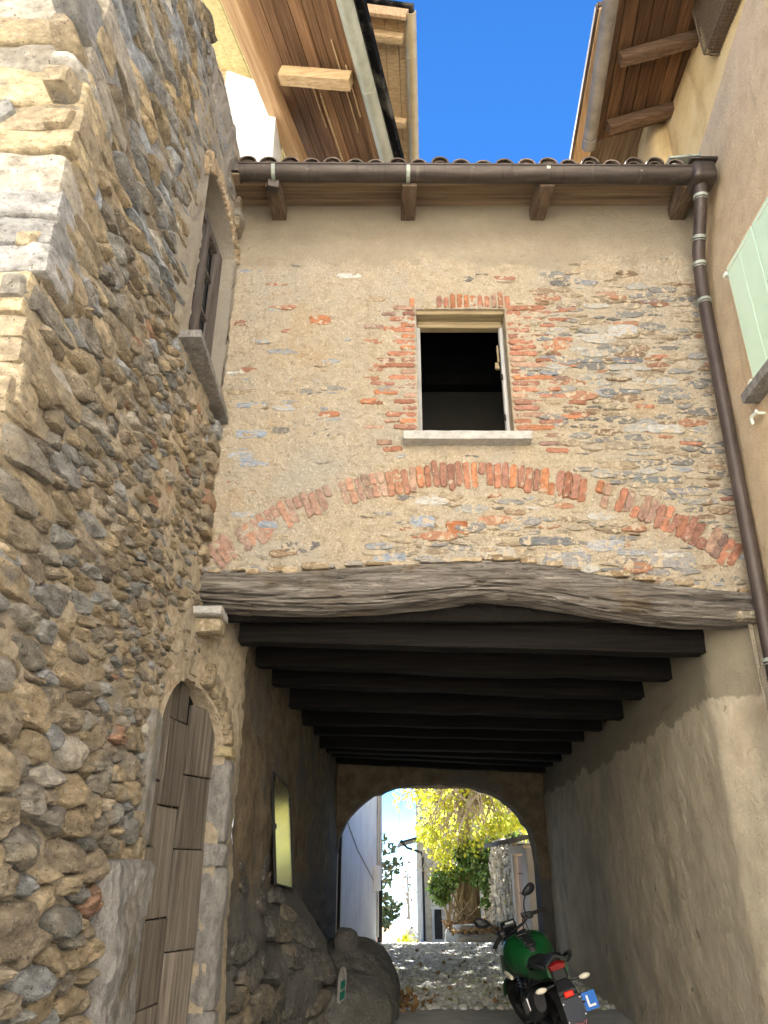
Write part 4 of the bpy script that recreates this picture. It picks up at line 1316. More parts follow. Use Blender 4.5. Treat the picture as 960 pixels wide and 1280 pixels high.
hk.tube([(hx + 0.02, 5.3, 4.93), (hx - 0.09, 5.3, 4.93)], 0.012, 8)
hk.box((hx - 0.08, 5.32, 4.93), (0.02, 0.11, 0.03), None, 0.006)
hk.box((hx - 0.08, 5.37, 4.9), (0.02, 0.025, 0.07), None, 0.006)
hk.build('shutter_hook', M['mint_white'], rh)

# ------------------------------------------------------------------ tall house behind, upper right
th_ = thing('yellow_house', 'yellow plastered house with deep dark timber eaves and a grey gutter', 'house', (4.05, 7, 0))
m = MB()
WXY = 4.05
m.grid(np.arange(4.4, 12.01, 0.1), np.arange(8.3, 11.9, 0.05), lambda u, v, d: (WXY - d, u, v), lambda U, V: 0.02 * n2(U, V, 2, 2, 4, 6))
m.add([(WXY, 12, 0), (10, 12, 0), (10, 12, 12), (WXY, 12, 12)], [(0, 1, 2, 3)])
m.add([(WXY, 4.4, 8), (10, 4.4, 8), (10, 4.4, 12), (WXY, 4.4, 12)], [(0, 1, 2, 3)])
m.add([(3.25, 6.05, 0), (3.25, 16.0, 0), (3.25, 16.0, 8.4), (3.25, 6.05, 8.4)], [(0, 1, 2, 3)])
m.add([(3.25, 6.05, 8.4), (3.25, 16.0, 8.4), (4.1, 16.0, 8.4), (4.1, 6.05, 8.4)], [(0, 1, 2, 3)])
# rounded buttress of the plaster under the eaves
m.rock((4.12, 8.15, 9.6), (0.5, 0.9, 4.4), n=10, r=0.8, amp=0.05, scale=2, seed=12)
m.build('wall', M['yellow_wall'], th_, smooth=60)
EG = [at(766, 0, 1), at(735, 180, 1)]
zE = 11.0
g0 = atz(765, 0, zE); g1 = atz(737, 182, zE)
e1 = (g1 - g0).normalized()
g0 = g0 - e1 * 1.2; g1e = atz(737, 182, zE)
ex_ = Vector((e1.y, -e1.x, 0))   # towards +X
sl_ = 0.26
m = MB()
rdk = np.random.default_rng(31)
nb = 11
for k in range(nb):     # boards run up the slope
    pass
Lg = (g1e - g0).length
nbd = int(Lg / 0.2)
Rb = axes(e1, ex_ + Vector((0, 0, sl_)))
for k in range(8):
    c = g0 + e1 * Lg / 2 + (ex_ + Vector((0, 0, sl_))) * (0.09 + 0.185 * k) + Vector((0, 0, 0.06 + rdk.normal(0, 0.003)))
    m.box(tuple(c), (Lg, 0.178, 0.03), Rb, 0.004, col=np.array((1, 1, 1)) * rdk.uniform(0.6, 1.25))
rfy = m.build('roof', [M['dark_soffit']], th_)
m = MB()
cR = g0 + e1 * Lg / 2 + (ex_ + Vector((0, 0, sl_))) * 3.0 + Vector((0, 0, 0.17))
m.box(tuple(cR), (Lg, 6.2, 0.1), Rb, 0.01)
m.build('tile_cover', M['tile'], rfy)
for k in range(3):
    yy = 7.56 - k * 1.0
    t = (yy - g0.y) / e1.y
    p = g0 + e1 * t
    a = p + (ex_ + Vector((0, 0, sl_))) * 0.22 + Vector((0, 0, -0.03)); b = p + (ex_ + Vector((0, 0, sl_))) * 1.3 + Vector((0, 0, -0.03))
    m = MB()
    c = (a + b) / 2
    m.rock(tuple(c), ((b - a).length, 0.15, 0.16), n=8, r=0.15, amp=0.01, scale=4, seed=600 + k, R=axes(b - a, e1))
    m.build('rafter', M['dark_rafter'], rfy, smooth=45)
m = MB()
gutter_len(m, tuple(g0 - ex_ * 0.02 + Vector((0, 0, -0.03))), tuple(g1e - ex_ * 0.02 + Vector((0, 0, -0.03))), 0.085)
m.tube([g1e + Vector((0, 0, -0.04)) - e1 * 0.16 - ex_ * 0.02, g1e + Vector((0, 0, -0.04)) - ex_ * 0.02], 0.094, 14)
m.build('gutter', M['grey_gutter'], rfy, smooth=50)
# wire mesh guard under the eaves
m = MB()
q0 = at(884, 80, 5.7); 
bx = Vector((4.0, 5.3, 9.95))
cage_c = at(905, 35, 5.6)
cw, cd, ch = 0.3, 1.1, 0.9
c0 = Vector((3.86, 5.0, 10.5))
def cg(x, y, z):
    return c0 + Vector((x * cw, y * cd, z * ch))
for x in (0, 1):
    for z in (0, 1):
        m.tube([cg(x, 0, z), cg(x, 1, z)], 0.012, 6)
for y in (0, 1):
    for z in (0, 1):
        m.tube([cg(0, y, z), cg(1, y, z)], 0.012, 6)
    for x in (0, 1):
        m.tube([cg(x, y, 0), cg(x, y, 1)], 0.012, 6)
for k in range(1, 26):
    m.tube([cg(0, k / 26, 0), cg(0, k / 26, 1)], 0.0035, 4, cap=False)
    m.tube([cg(0, k / 26, 0), cg(1, k / 26, 0)], 0.0035, 4, cap=False)
for k in range(1, 19):
    m.tube([cg(0, 0, k / 19), cg(0, 1, k / 19)], 0.0035, 4, cap=False)
    m.tube([cg(0, 1, k / 19), cg(1, 1, k / 19)], 0.0035, 4, cap=False)
for k in range(1, 7):
    m.tube([cg(k / 7, 0, 0), cg(k / 7, 1, 0)], 0.0035, 4, cap=False)
    m.tube([cg(k / 7, 1, 0), cg(k / 7, 1, 1)], 0.0035, 4, cap=False)
m.box(tuple(cg(0.62, 0.5, 0.5)), (0.2, 1.2, 0.85), None, 0.01, mi=1)
m.build('wire_mesh_guard', [M['wire'], M['dark_rafter']], th_)

# second eave edge seen beyond the gutter
ev = thing('amber_eaved_roof', 'narrow roof edge with pale orange board seen beyond the grey gutter at upper right', 'roof', (3, 9, 11.6))
m = MB()
zz = 11.7
p0 = atz(748, 10, zz); p1 = atz(715, 200, zz)
d_ = (p1 - p0).normalized(); ex2 = Vector((d_.y, -d_.x, 0))
Lr = (p1 - p0).length + 2
R2 = axes(d_, ex2)
c = p0 + d_ * Lr / 2
m.box(tuple(c + ex2 * 0.14), (Lr, 0.26, 0.05), R2, 0.01)
m.build('eave_board', M['larch_beam'], ev)
m = MB()
m.box(tuple(c - ex2 * 0.015 + Vector((0, 0, 0.03))), (Lr, 0.035, 0.1), R2, 0.006)
m.box(tuple(c + ex2 * 1.5 + Vector((0, 0, 0.1))), (Lr, 3.0, 0.08), R2, 0.01)
m.build('roof_cover', M['rafter'], ev)

# ------------------------------------------------------------------ upper left: larch eaves with pale gutter
lh = thing('larch_eaved_house', 'house with broad larch eaves, pale gutter and white wall above the rubble wall', 'house', (-2.2, 7.5, 0))
zE = 10.5
a0 = atz(425, 0, zE); a1 = atz(481, 207, zE)
e1 = (a1 - a0).normalized()
up = Vector((-e1.y, e1.x, 0))
s_ = math.tan(rad(28))
us_ = up + Vector((0, 0, s_))
st0 = a0 - e1 * 1.0; en0 = a1 + e1 * 3.5
Lg = (en0 - st0).length
mid_ = (st0 + en0) / 2
Rp = axes(e1, us_)
rl = np.random.default_rng(9)
usn = us_.normalized()
nrm = Vector(np.array(Rp)[:, 2])
if nrm.z < 0:
    nrm = -nrm
m = MB()
wd = [0.19, 0.23, 0.16, 0.21, 0.24, 0.17, 0.2, 0.18]
off = 0.03
for wv in wd:
    c = mid_ + usn * (off + wv / 2) + nrm * (0.06 + rl.normal(0, 0.006))
    for seg in range(3):
        cc = c + e1 * (Lg / 3) * (seg - 1)
        m.box(tuple(cc), (Lg / 3 - 0.004, wv - rl.uniform(0.004, 0.016), 0.03), Rp, 0.004, col=np.array((1, 0.95, 0.9)) * rl.uniform(0.55, 1.15))
    off += wv
rfl = m.build('roof', M['larch'], lh)
# splits and pale battens between the boards
m = MB()
for k in range(5):
    wv = rl.uniform(0.012, 0.022)
    c = a1 + e1 * rl.uniform(-1.2, 0.2) + usn * rl.uniform(0.2, 1.1) + nrm * 0.035
    m.box(tuple(c), (rl.uniform(0.6, 1.4), wv, 0.02), Rp, 0.003)
m.build('batten', M['larch_cross'], rfl)
m = MB()
for k in range(7):
    wv = 0.28
    c = mid_ + usn * (1.62 + wv * (k + 0.5)) + nrm * (0.07 + rl.normal(0, 0.004))
    m.box(tuple(c), (Lg, wv - 0.006, 0.03), Rp, 0.004, col=np.array((1, 1, 1)) * rl.uniform(0.8, 1.1))
m.build('soffit_board', M['yellow_board'], rfl)
m = MB()
m.box(tuple(mid_ + usn * 1.9 + nrm * 0.18), (Lg, 4.2, 0.08), Rp, 0.01)
m.build('tile_cover', M['tile'], rfl)
# purlin
b0 = atz(275, -50, 10.8); b1 = atz(383, 222, 10.8)
pd = (b1 - b0).normalized()
m = MB()
pc = (b0 + b1) / 2 + Vector((-0.02, 0, 0.0))
m.rock(tuple(pc), ((b1 - b0).length + 2.5, 0.2, 0.24), n=14, r=0.1, amp=0.006, scale=3, seed=71, R=axes(pd, Vector((-pd.y, pd.x, 0.2))))
m.build('purlin', M['larch_beam'], rfl, smooth=45)
# cross bracket
c0 = atz(352, 97, 10.7); c1 = atz(438, 104, 10.46)
m = MB()
m.rock(tuple((c0 + c1) / 2 + Vector((0, 0, 0.04))), ((c1 - c0).length + 0.02, 0.17, 0.17), n=8, r=0.1, amp=0.006, scale=5, seed=72, R=axes(c1 - c0, e1))
m.build('rafter_tail', M['larch_cross'], rfl, smooth=45)
m = MB()
gutter_len(m, tuple(st0 - up * 0.05 + Vector((0, 0, 0.0))), tuple(en0 - up * 0.05), 0.085)
for t in (0.9, 2.15, 4.4):
    p = st0 + e1 * t - up * 0.05
    m.tube([p - e1 * 0.02, p + e1 * 0.02], 0.092, 14)
m.build('gutter', M['zinc'], rfl, smooth=50)
m = MB()
m.box(tuple(mid_ - up * 0.15 + Vector((0, 0, 0.02))), (Lg, 0.012, 0.03), axes(e1, up), 0.002)
m.build('gutter_rim', M['iron'], rfl)
# white wall pier and the timber on top of it
m = MB()
w0 = at(283, 88, 7.1); w1 = at(350, 84, 7.1)
m.box(((w0.x + w1.x) / 2, 7.4, 6.0 + w0.z / 2 - 3.0), (w1.x - w0.x, 0.6, w0.z - 6.0), None, 0.01)
m.build('wall', M['white_wall'], lh)
m = MB()
m.rock(((w0.x + w1.x) / 2 - 0.4, 7.22, w0.z + 0.08), (2.0, 0.2, 0.16), n=8, r=0.1, amp=0.006, scale=5, seed=75)
m.rock(((w0.x + w1.x) / 2 - 0.4, 7.5, w0.z + 0.08), (2.0, 0.2, 0.16), n=8, r=0.1, amp=0.006, scale=5, seed=76)
m.build('wall_plate', M['larch_cross'], lh)
m = MB()
m.box((-5.9, 10.2, 5.4), (5.2, 7.0, 10.8), None, 0.02)
m.build('house_body', M['white_wall'], lh)

# second larch roof further back
l2 = thing('plank_eaved_roof', 'further larch plank eave with slim amber gutter against the blue sky', 'roof', (0.3, 8, 12.5))
zE = 12.5
a0 = atz(513, 18, zE); a1 = atz(518, 205, zE)
e1 = (a1 - a0).normalized(); up = Vector((-e1.y, e1.x, 0))
us_ = (up + Vector((0, 0, 0.3))).normalized()
Lg = (a1 - a0).length + 3.5
mid_ = a0 + e1 * Lg / 2
Rp = axes(e1, us_)
m = MB()
off = 0.05
for wv in (0.14, 0.2, 0.2, 0.2, 0.2, 0.2, 0.2, 0.2, 0.2, 0.2):
    c = mid_ + us_ * (off + wv / 2) + Vector((0, 0, 0.05))
    m.box(tuple(c), (Lg, wv - 0.01, 0.03), Rp, 0.004, col=np.array((1.1, 1.12, 1.1)) * rl.uniform(0.9, 1.2))
    off += wv
r2 = m.build('soffit_board', M['larch_cross'], l2)
m = MB()
m.box(tuple(mid_ + us_ * 1.2 + Vector((0, 0, 0.16))), (Lg + 0.1, 2.5, 0.06), Rp, 0.01)
m.build('tile_cover', M['tile'], l2)
m = MB()
gutter_len(m, tuple(a0 - e1 * 0.05), tuple(a0 + e1 * Lg), 0.07)
for t in (0.6, 1.7, 2.8):
    m.tube([a0 + e1 * t, a0 + e1 * (t + 0.03)], 0.076, 14)
m.build('gutter', M['amber_gutter'], l2, smooth=50)
m = MB()
m.box(tuple(a0 + us_ * 0.9 + Vector((0, 0, -0.02))), (1.7, 0.06, 0.18), axes(us_, -e1), 0.006)
m.build('verge_board', M['larch_beam'], l2)
for t in (0.35, 1.75, 2.75):
    m = MB()
    c = a0 + e1 * t + us_ * 0.72 + Vector((0, 0, -0.04))
    m.rock(tuple(c), (1.2, 0.12, 0.13), n=6, r=0.2, amp=0.006, scale=5, seed=int(t * 100), R=axes(us_, -e1))
    m.build('rafter', M['larch_cross'], l2, smooth=45)

# ------------------------------------------------------------------ objects inside the passage
nb_ = thing('notice_board', 'flat glazed notice board on the rough passage wall above the rocks, reflecting yellow light', 'notice board', (-1.1, 9.3, 2))
def quad_frame(p, inset):
    c = sum(p, Vector()) / 4
    return [q + (c - q) * inset for q in p]
nB = Vector((0.99, -0.05, 0.1)).normalized()
pB = Vector((-1.1, 9.0, 2.0))
def on_board(px, py):
    d = ray(px, py)
    t = nB.dot(pB - Vector((0, 0, EYE))) / nB.dot(d)
    return Vector((0, 0, EYE)) + d * t
P4 = [on_board(346, 983), on_board(368.5, 1003), on_board(358, 1098), on_board(338, 1084)]
bmid = sum(P4, Vector()) / 4
n_ = (P4[1] - P4[0]).cross(P4[3] - P4[0]).normalized()
if n_.x < 0:
    n_ = -n_
Wd = ((P4[1] - P4[0]).length + (P4[2] - P4[3]).length) / 2; Hd = ((P4[3] - P4[0]).length + (P4[2] - P4[1]).length) / 2
Rn = axes(P4[1] - P4[0], P4[3] - P4[0])
m = MB()
ax_, ay_ = Vector(Rn[:, 0]), Vector(Rn[:, 1])
for sg in (-1, 1):
    m.box(tuple(bmid + ax_ * sg * Wd / 2), (0.016, Hd + 0.016, 0.03), Rn, 0.004)
    m.box(tuple(bmid + ay_ * sg * Hd / 2), (Wd - 0.016, 0.016, 0.03), Rn, 0.004)
m.box(tuple(bmid - ax_ * (Wd / 2 - 0.02)), (0.03, 0.05, 0.05), Rn, 0.005)
m.build('frame', M['iron'], nb_)
m = MB()
m.box(tuple(bmid - n_ * 0.004), (Wd - 0.014, Hd - 0.014, 0.012), Rn, 0.002)
gm = surf('yellow_tinted_glazing', [(0.86, 0.74, 0.36), (0.95, 0.83, 0.44)], 5, rough=0.2, metal=1.0, bump=[(3, 0.004), (14, 0.002)])  # yellow of the reflected tree is put into the pane's tint
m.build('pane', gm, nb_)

bo = MB()
def b_fn(P):
    P = P.copy()
    P[:, 2] = np.maximum(P[:, 2], -0.05)
    return P
bo.rock((-0.42, 11.1, 0.2), (1.06, 1.6, 1.02), n=34, r=0.9, amp=0.11, scale=1.6, seed=27, fl=0.8, amp2=0.035, scale2=6, fn=b_fn)
boul = bo.build('boulder', M['rock'], None, smooth=70, org=(-0.5, 10.9, 0))
tag(boul, 'big rounded grey boulder with a domed top at the foot of the passage wall', 'boulder')
bo = MB()
bo.rock((-0.5, 10.1, 0.1), (0.95, 1.3, 0.7), n=34, r=0.6, amp=0.14, scale=1.8, seed=33, fl=1.0, amp2=0.04, scale2=6, R=axes((1, 0.3, -0.12), (-0.3, 1, 0.1)), fn=b_fn)
b2 = bo.build('boulder', M['rock'], None, smooth=70, org=(-0.5, 10.0, 0))
tag(b2, 'lower flat-topped grey boulder lying in front of the domed one', 'boulder')
bo = MB()
c = at(436, 1171, 10.8)
c = c - Vector((0.02, 0, 0.08))
bo.rock(tuple(c), (0.22, 0.26, 0.32), n=14, r=0.9, amp=0.06, scale=5, seed=24, fl=0.8)
b3 = bo.build('stone', M['plaster_old'], None, smooth=80, org=tuple(c - Vector((0, 0, 0.15))))
tag(b3, 'small upright brown stone standing on the domed boulder', 'stone')
# striped little board
sk = thing('striped_board', 'small round-topped white board with green stripes leaning by the boulder', 'board', (-0.5, 9.3, 0.3))
c = at(427.5, 1231, 9.4)
Rk = axes((0.62, 0.78, 0.0), (0.16, 0.1, 1))
m = MB(); m2 = MB()
hw, hh = 0.055, 0.165
prof = [(-hw, -hh), (hw, -hh)] + [(hw * math.cos(t), hh * 0.3 + hh * 0.7 * math.sin(t)) for t in np.linspace(0, math.pi, 14)]
def prism(mb, pr, c, R, t0, t1, mi=0):
    a = [np.array(c) + R @ np.array((x, y, t0)) for x, y in pr]; b = [np.array(c) + R @ np.array((x, y, t1)) for x, y in pr]
    mb.loft([a, b], mi=mi)
prism(m, prof, c, Rk, -0.012, 0.012)
green = surf('green_stripe_paint', [(0.008, 0.085, 0.065), (0.012, 0.12, 0.09)], 8, rough=0.5)
m.build('panel', M['granite'], sk)
for sgn in (1, -1):
    pr = [(-0.038, -0.14), (0.038, -0.12), (0.038, -0.045), (-0.038, -0.065)]
    prism(m2, pr, c, Rk, 0.012 if sgn > 0 else -0.015, 0.015 if sgn > 0 else -0.012)
    pr = [(-0.038, -0.04), (0.038, -0.02), (0.034, 0.05), (-0.038, 0.03)]
    prism(m2, pr, c, Rk, 0.012 if sgn > 0 else -0.015, 0.015 if sgn > 0 else -0.012)
m2.build('stripe', green, sk)

# ------------------------------------------------------------------ ground
def gz_(x, y):
    x = np.asarray(x, float); y = np.asarray(y, float)
    z = -0.075 * np.maximum(0, y - 20.2) - 0.03 * np.maximum(0, y - 40)
    z = z - 0.0009 * np.clip(20.2 - np.abs(y - 20.2), 0, 0) 
    return z
g = MB()
ysg = np.unique(np.r_[np.linspace(-80, -6, 12), np.linspace(-6, 30, 60), np.linspace(30, 120, 30), 200, 400, 800, 1500, 2500])
xsg = np.unique(np.r_[-1500, -600, -200, -80, np.linspace(-30, 30, 40), 80, 200, 600, 1500])
g.grid(xsg, ysg, lambda u, v, d: (u, v, gz_(u, v) - 0.03 + d), lambda U, V: 0.0 * U)
struct(g.build('ground', M['earth'], None, smooth=60))
g = MB()
g.grid(np.linspace(-40, 40, 20), np.linspace(-60, 3.2, 20), lambda u, v, d: (u, v, 0 * u - 0.02))
struct(g.build('plaza', M['plaza'], None))
g = MB()
g.grid(np.linspace(-1.9, 3.3, 24), np.linspace(3.2, 11.35, 40), lambda u, v, d: (u, v, 0.0 * u - 0.012 + d), lambda U, V: 0.006 * n2(U, V, 2, 2, 3, 3))
struct(g.build('passage_floor', M['concrete'], None))
# cobbles
cb = MB()
rc = np.random.default_rng(6)
P, R = dart(-1.2, 3.3, 11.3, 24, 1.0, lambda u, v: (0.028, 0.055), 26000, 33)
th8 = np.arange(8) / 8 * 2 * math.pi
for (x, y), r in zip(P, R):
    z = float(gz_(x, y))
    ax2 = r * rc.uniform(0.8, 1.15); ay2 = r * rc.uniform(0.8, 1.2); h_ = rc.uniform(0.01, 0.026)
    rot = rc.uniform(0, 3)
    V = []
    for s, d in ((1.0, -0.03), (0.9, h_ * 0.55), (0.55, h_)):
        xx = ax2 * s * np.cos(th8) * (1 + 0.12 * rc.normal(0, 1, 8).clip(-1, 1)); yy = ay2 * s * np.sin(th8)
        V += [(x + a * math.cos(rot) - b * math.sin(rot), y + a * math.sin(rot) + b * math.cos(rot), z + d + rc.normal(0, 0.003)) for a, b in zip(xx, yy)]
    V.append((x, y, z + h_ * 1.05))
    F = [(k * 8 + i, k * 8 + (i + 1) % 8, (k + 1) * 8 + (i + 1) % 8, (k + 1) * 8 + i) for k in range(2) for i in range(8)] + [(16 + i, 16 + (i + 1) % 8, 24) for i in range(8)]
    cb.add(V, F, np.array(pick(rc, [(3, (0.48, 0.49, 0.48)), (2, (0.58, 0.585, 0.57)), (1.5, (0.5, 0.48, 0.42)), (1, (0.36, 0.365, 0.36)), (0.8, (0.4, 0.44, 0.29))])))
struct(cb.build('cobbled_alley', M['cobble'], None, smooth=80))

# ------------------------------------------------------------------ foliage helper
def leaves(mb, C, size, seed, col0=(1, 1, 1), var=0.3, droop=0.5, elong=1.5):
    rg = np.random.default_rng(seed)
    C = np.asarray(C, float); n = len(C)
    d = rg.normal(0, 1, (n, 3)); d[:, 2] -= droop
    d /= np.linalg.norm(d, axis=1, keepdims=True)
    s = np.cross(d, rg.normal(0, 1, (n, 3))); s /= np.linalg.norm(s, axis=1, keepdims=True)
    nn = np.cross(d, s)
    L = size * rg.uniform(0.6, 1.3, (n, 1))
    W = L / elong
    pts = np.stack([C, C + d * L * 0.35 + s * W * 0.5 + nn * L * 0.06, C + d * L, C + d * L * 0.35 - s * W * 0.5 + nn * L * 0.06, C + d * L * 0.7 + s * W * 0.35, C + d * L * 0.7 - s * W * 0.35], 1).reshape(-1, 3)
    F = []
    for i in range(n):
        b = i * 6
        F.append((b, b + 1, b + 4, b + 2)); F.append((b, b + 2, b + 5, b + 3))
    c = np.array(col0)[None] * rg.uniform(1 - var, 1 + var, (n, 1)) * np.ones((n, 3))
    c[:, 0] *= rg.uniform(0.85, 1.12, n)
    mb.add(pts, F, np.repeat(c, 6, 0))

def blob_points(rg, centers, radii, n):
    k = rg.integers(0, len(centers), n)
    d = rg.normal(0, 1, (n, 3)); d /= np.linalg.norm(d, axis=1, keepdims=True)
    r = rg.uniform(0.2, 1, (n, 1)) ** 0.45
    return np.array(centers)[k] + d * r * np.array(radii)[k][:, None]
# ------------------------------------------------------------------ motorcycle (local: x forward, y left, z up, rear axle over the origin)
bike = thing('motorcycle', 'green and black naked motorcycle parked against the smooth passage wall, leaning on its side stand', 'motorcycle', (0, 0, 0))
G = surf('green_bike_paint', [(0.003, 0.05, 0.013), (0.005, 0.07, 0.018)], 6, rough=0.36, spec=0.5)
BK = surf('black_bike_plastic', [(0.008, 0.009, 0.011), (0.016, 0.017, 0.02)], 8, rough=0.5, spec=0.4)
SEATM = surf('black_seat_vinyl', [(0.012, 0.012, 0.013), (0.02, 0.02, 0.021)], 12, rough=0.65, bump=[(120, 0.001)])
STEEL = surf('bike_steel', [(0.25, 0.25, 0.26), (0.35, 0.35, 0.36)], 10, rough=0.35, metal=0.9)
REDL = surf('red_lens', [(0.16, 0.006, 0.008), (0.22, 0.008, 0.01)], 10, rough=0.2, spec=0.6)
REDR = surf('red_reflector', [(0.85, 0.02, 0.01), (0.95, 0.03, 0.015)], 10, rough=0.15, spec=0.8)
LENS = surf('clear_lens', [(0.6, 0.56, 0.46), (0.75, 0.71, 0.6)], 10, rough=0.15, spec=0.6)
PLATE = surf('dark_blue_plate', [(0.01, 0.016, 0.032), (0.016, 0.024, 0.044)], 6, rough=0.4, spec=0.5)
BLUE = surf('blue_plate', [(0.012, 0.12, 0.5), (0.016, 0.15, 0.56)], 4, rough=0.4, spec=0.4)
WHITE = surf('white_lettering', [(0.8, 0.8, 0.82), (0.85, 0.85, 0.86)], 8, rough=0.5)
PINK = surf('pinkish_lettering', [(0.55, 0.2, 0.24), (0.62, 0.28, 0.3)], 8, rough=0.5)
RUB = surf('tyre_rubber', [(0.012, 0.012, 0.012), (0.02, 0.02, 0.02)], 20, rough=0.85, bump=[(60, 0.002)])

def wheel(name, cx, R, wdt, steer=None):
    pt = MB()
    rings = []
    n = 40
    for k in range(n):
        a = 2 * math.pi * k / n
        e = np.array((math.cos(a), 0, math.sin(a)))
        rg_ = []
        for j in range(12):
            b = 2 * math.pi * j / 12
            rg_.append(np.array((cx, 0, R)) + e * (R - 0.055 + 0.055 * math.cos(b)) + np.array((0, wdt / 2 * math.sin(b), 0)))
        rings.append(rg_)
    rings.append(rings[0])
    pt.loft(rings, cap=False)
    ty = pt.build(name, RUB, bike, smooth=60)
    m = MB()
    rings = []
    for k in range(n):
        a = 2 * math.pi * k / n
        e = np.array((math.cos(a), 0, math.sin(a)))
        rings.append([np.array((cx, 0, R)) + e * (R - 0.1 + 0.014 * math.cos(b)) + np.array((0, wdt * 0.36 * math.sin(b), 0)) for b in np.arange(8) * math.pi / 4])
    rings.append(rings[0])
    m.loft(rings, cap=False)
    for k in range(5):
        a = 2 * math.pi * k / 5
        m.tube([(cx, 0, R), (cx + (R - 0.1) * math.cos(a), 0.02, R + (R - 0.1) * math.sin(a))], [0.03, 0.016], 8)
        m.tube([(cx, 0, R), (cx + (R - 0.1) * math.cos(a), -0.02, R + (R - 0.1) * math.sin(a))], [0.03, 0.016], 8)
    m.tube([(cx, -0.1, R), (cx, 0.1, R)], 0.03, 12)
    m.build('rim', BK, ty)
    m = MB()
    m.tube([(cx, -0.075, R), (cx, -0.07, R)], 0.13, 28)
    m.build('brake_disc', STEEL, ty)
    return ty
wheel('wheel', 0.0, 0.315, 0.17)
front_wheel = wheel('wheel', 1.41, 0.3, 0.12)

def ell_ring(x, cy_, cz, ry, rz, n=20, e=0.8, zl=None):
    r_ = []
    for k in range(n):
        a = 2 * math.pi * k / n
        c_, s_ = math.cos(a), math.sin(a)
        r_.append((x, cy_ + ry * math.copysign(abs(c_) ** e, c_), cz + rz * math.copysign(abs(s_) ** e, s_)))
    return r_
# tank: wide shoulders, narrow at the seat
m = MB()
m.loft([ell_ring(0.34, 0, 0.74, 0.10, 0.08), ell_ring(0.43, 0, 0.77, 0.17, 0.13), ell_ring(0.55, 0, 0.81, 0.235, 0.17), ell_ring(0.7, 0, 0.84, 0.255, 0.18), ell_ring(0.82, 0, 0.86, 0.235, 0.165), ell_ring(0.92, 0, 0.88, 0.165, 0.12), ell_ring(0.97, 0, 0.89, 0.08, 0.06)])
tank = m.build('fuel_tank', G, bike, smooth=60)
m = MB()
m.loft([ell_ring(0.4, 0, 0.865, 0.035, 0.02), ell_ring(0.5, 0, 0.93, 0.05, 0.03), ell_ring(0.62, 0, 0.985, 0.055, 0.025), ell_ring(0.75, 0, 1.015, 0.05, 0.02), ell_ring(0.88, 0, 1.0, 0.04, 0.02)])
for k in range(5):
    m.box((0.46 + k * 0.05, 0, 0.925 + k * 0.021), (0.02, 0.12 + 0.01 * k, 0.03), axes((1, 0, 0.4), (0, 1, 0)), 0.006)
m.build('tank_ridge', BK, tank, smooth=60)
for sg in (1, -1):
    m = MB()
    m.loft([[(0.5, sg * 0.15, 0.74), (0.5, sg * 0.21, 0.78), (0.5, sg * 0.2, 0.86), (0.5, sg * 0.14, 0.84)],
            [(0.75, sg * 0.18, 0.66), (0.75, sg * 0.26, 0.72), (0.75, sg * 0.25, 0.88), (0.75, sg * 0.16, 0.86)],
            [(0.98, sg * 0.17, 0.6), (0.98, sg * 0.27, 0.68), (0.98, sg * 0.24, 0.86), (0.98, sg * 0.14, 0.84)],
            [(1.14, sg * 0.16, 0.62), (1.14, sg * 0.21, 0.66), (1.14, sg * 0.2, 0.76), (1.14, sg * 0.15, 0.76)]])
    m.build('side_shroud', G, bike, smooth=40)
m = MB()
m.loft([ell_ring(-0.3, 0, 0.87, 0.07, 0.03), ell_ring(-0.2, 0, 0.865, 0.115, 0.045), ell_ring(0.0, 0, 0.835, 0.13, 0.05), ell_ring(0.08, 0, 0.80, 0.14, 0.05), ell_ring(0.25, 0, 0.785, 0.13, 0.055), ell_ring(0.42, 0, 0.80, 0.09, 0.055)])
m.build('seat', SEATM, bike, smooth=60)
# tail cowl: two green flanks with the red lamp between
for sg in (1, -1):
    m = MB()
    m.loft([[(0.25, sg * 0.1, 0.66), (0.25, sg * 0.15, 0.7), (0.25, sg * 0.145, 0.77), (0.25, sg * 0.1, 0.77)],
            [(0.0, sg * 0.09, 0.68), (0.0, sg * 0.155, 0.72), (0.0, sg * 0.14, 0.82), (0.0, sg * 0.08, 0.81)],
            [(-0.22, sg * 0.065, 0.70), (-0.22, sg * 0.135, 0.74), (-0.22, sg * 0.125, 0.85), (-0.22, sg * 0.06, 0.84)],
            [(-0.35, sg * 0.055, 0.73), (-0.35, sg * 0.1, 0.76), (-0.35, sg * 0.095, 0.86), (-0.35, sg * 0.055, 0.86)]])
    m.build('tail_panel', G, bike, smooth=40)
    m = MB()
    m.tube([(0.02, sg * 0.15, 0.80), (-0.05, sg * 0.195, 0.84), (-0.2, sg * 0.2, 0.87), (-0.32, sg * 0.165, 0.865), (-0.36, sg * 0.11, 0.83)], [0.014, 0.018, 0.02, 0.018, 0.012], 10)
    m.build('grab_rail', BK, bike, smooth=60)
m = MB()
m.loft([[(-0.3, y, 0.9 - abs(y) * 0.35 + dz) for y, dz in ((-0.13, 0), (-0.06, 0.012), (0, 0.016), (0.06, 0.012), (0.13, 0), (0.13, -0.02), (0, 0.0), (-0.13, -0.02))],
        [(-0.39, y, 0.9 - abs(y) * 0.4 + dz) for y, dz in ((-0.105, 0), (-0.06, 0.012), (0, 0.016), (0.06, 0.012), (0.105, 0), (0.105, -0.02), (0, 0.0), (-0.105, -0.02))]])
m.box((-0.28, 0, 0.76), (0.2, 0.15, 0.12), None, 0.02)
m.build('tail_cover', BK, bike, smooth=40)
m = MB()
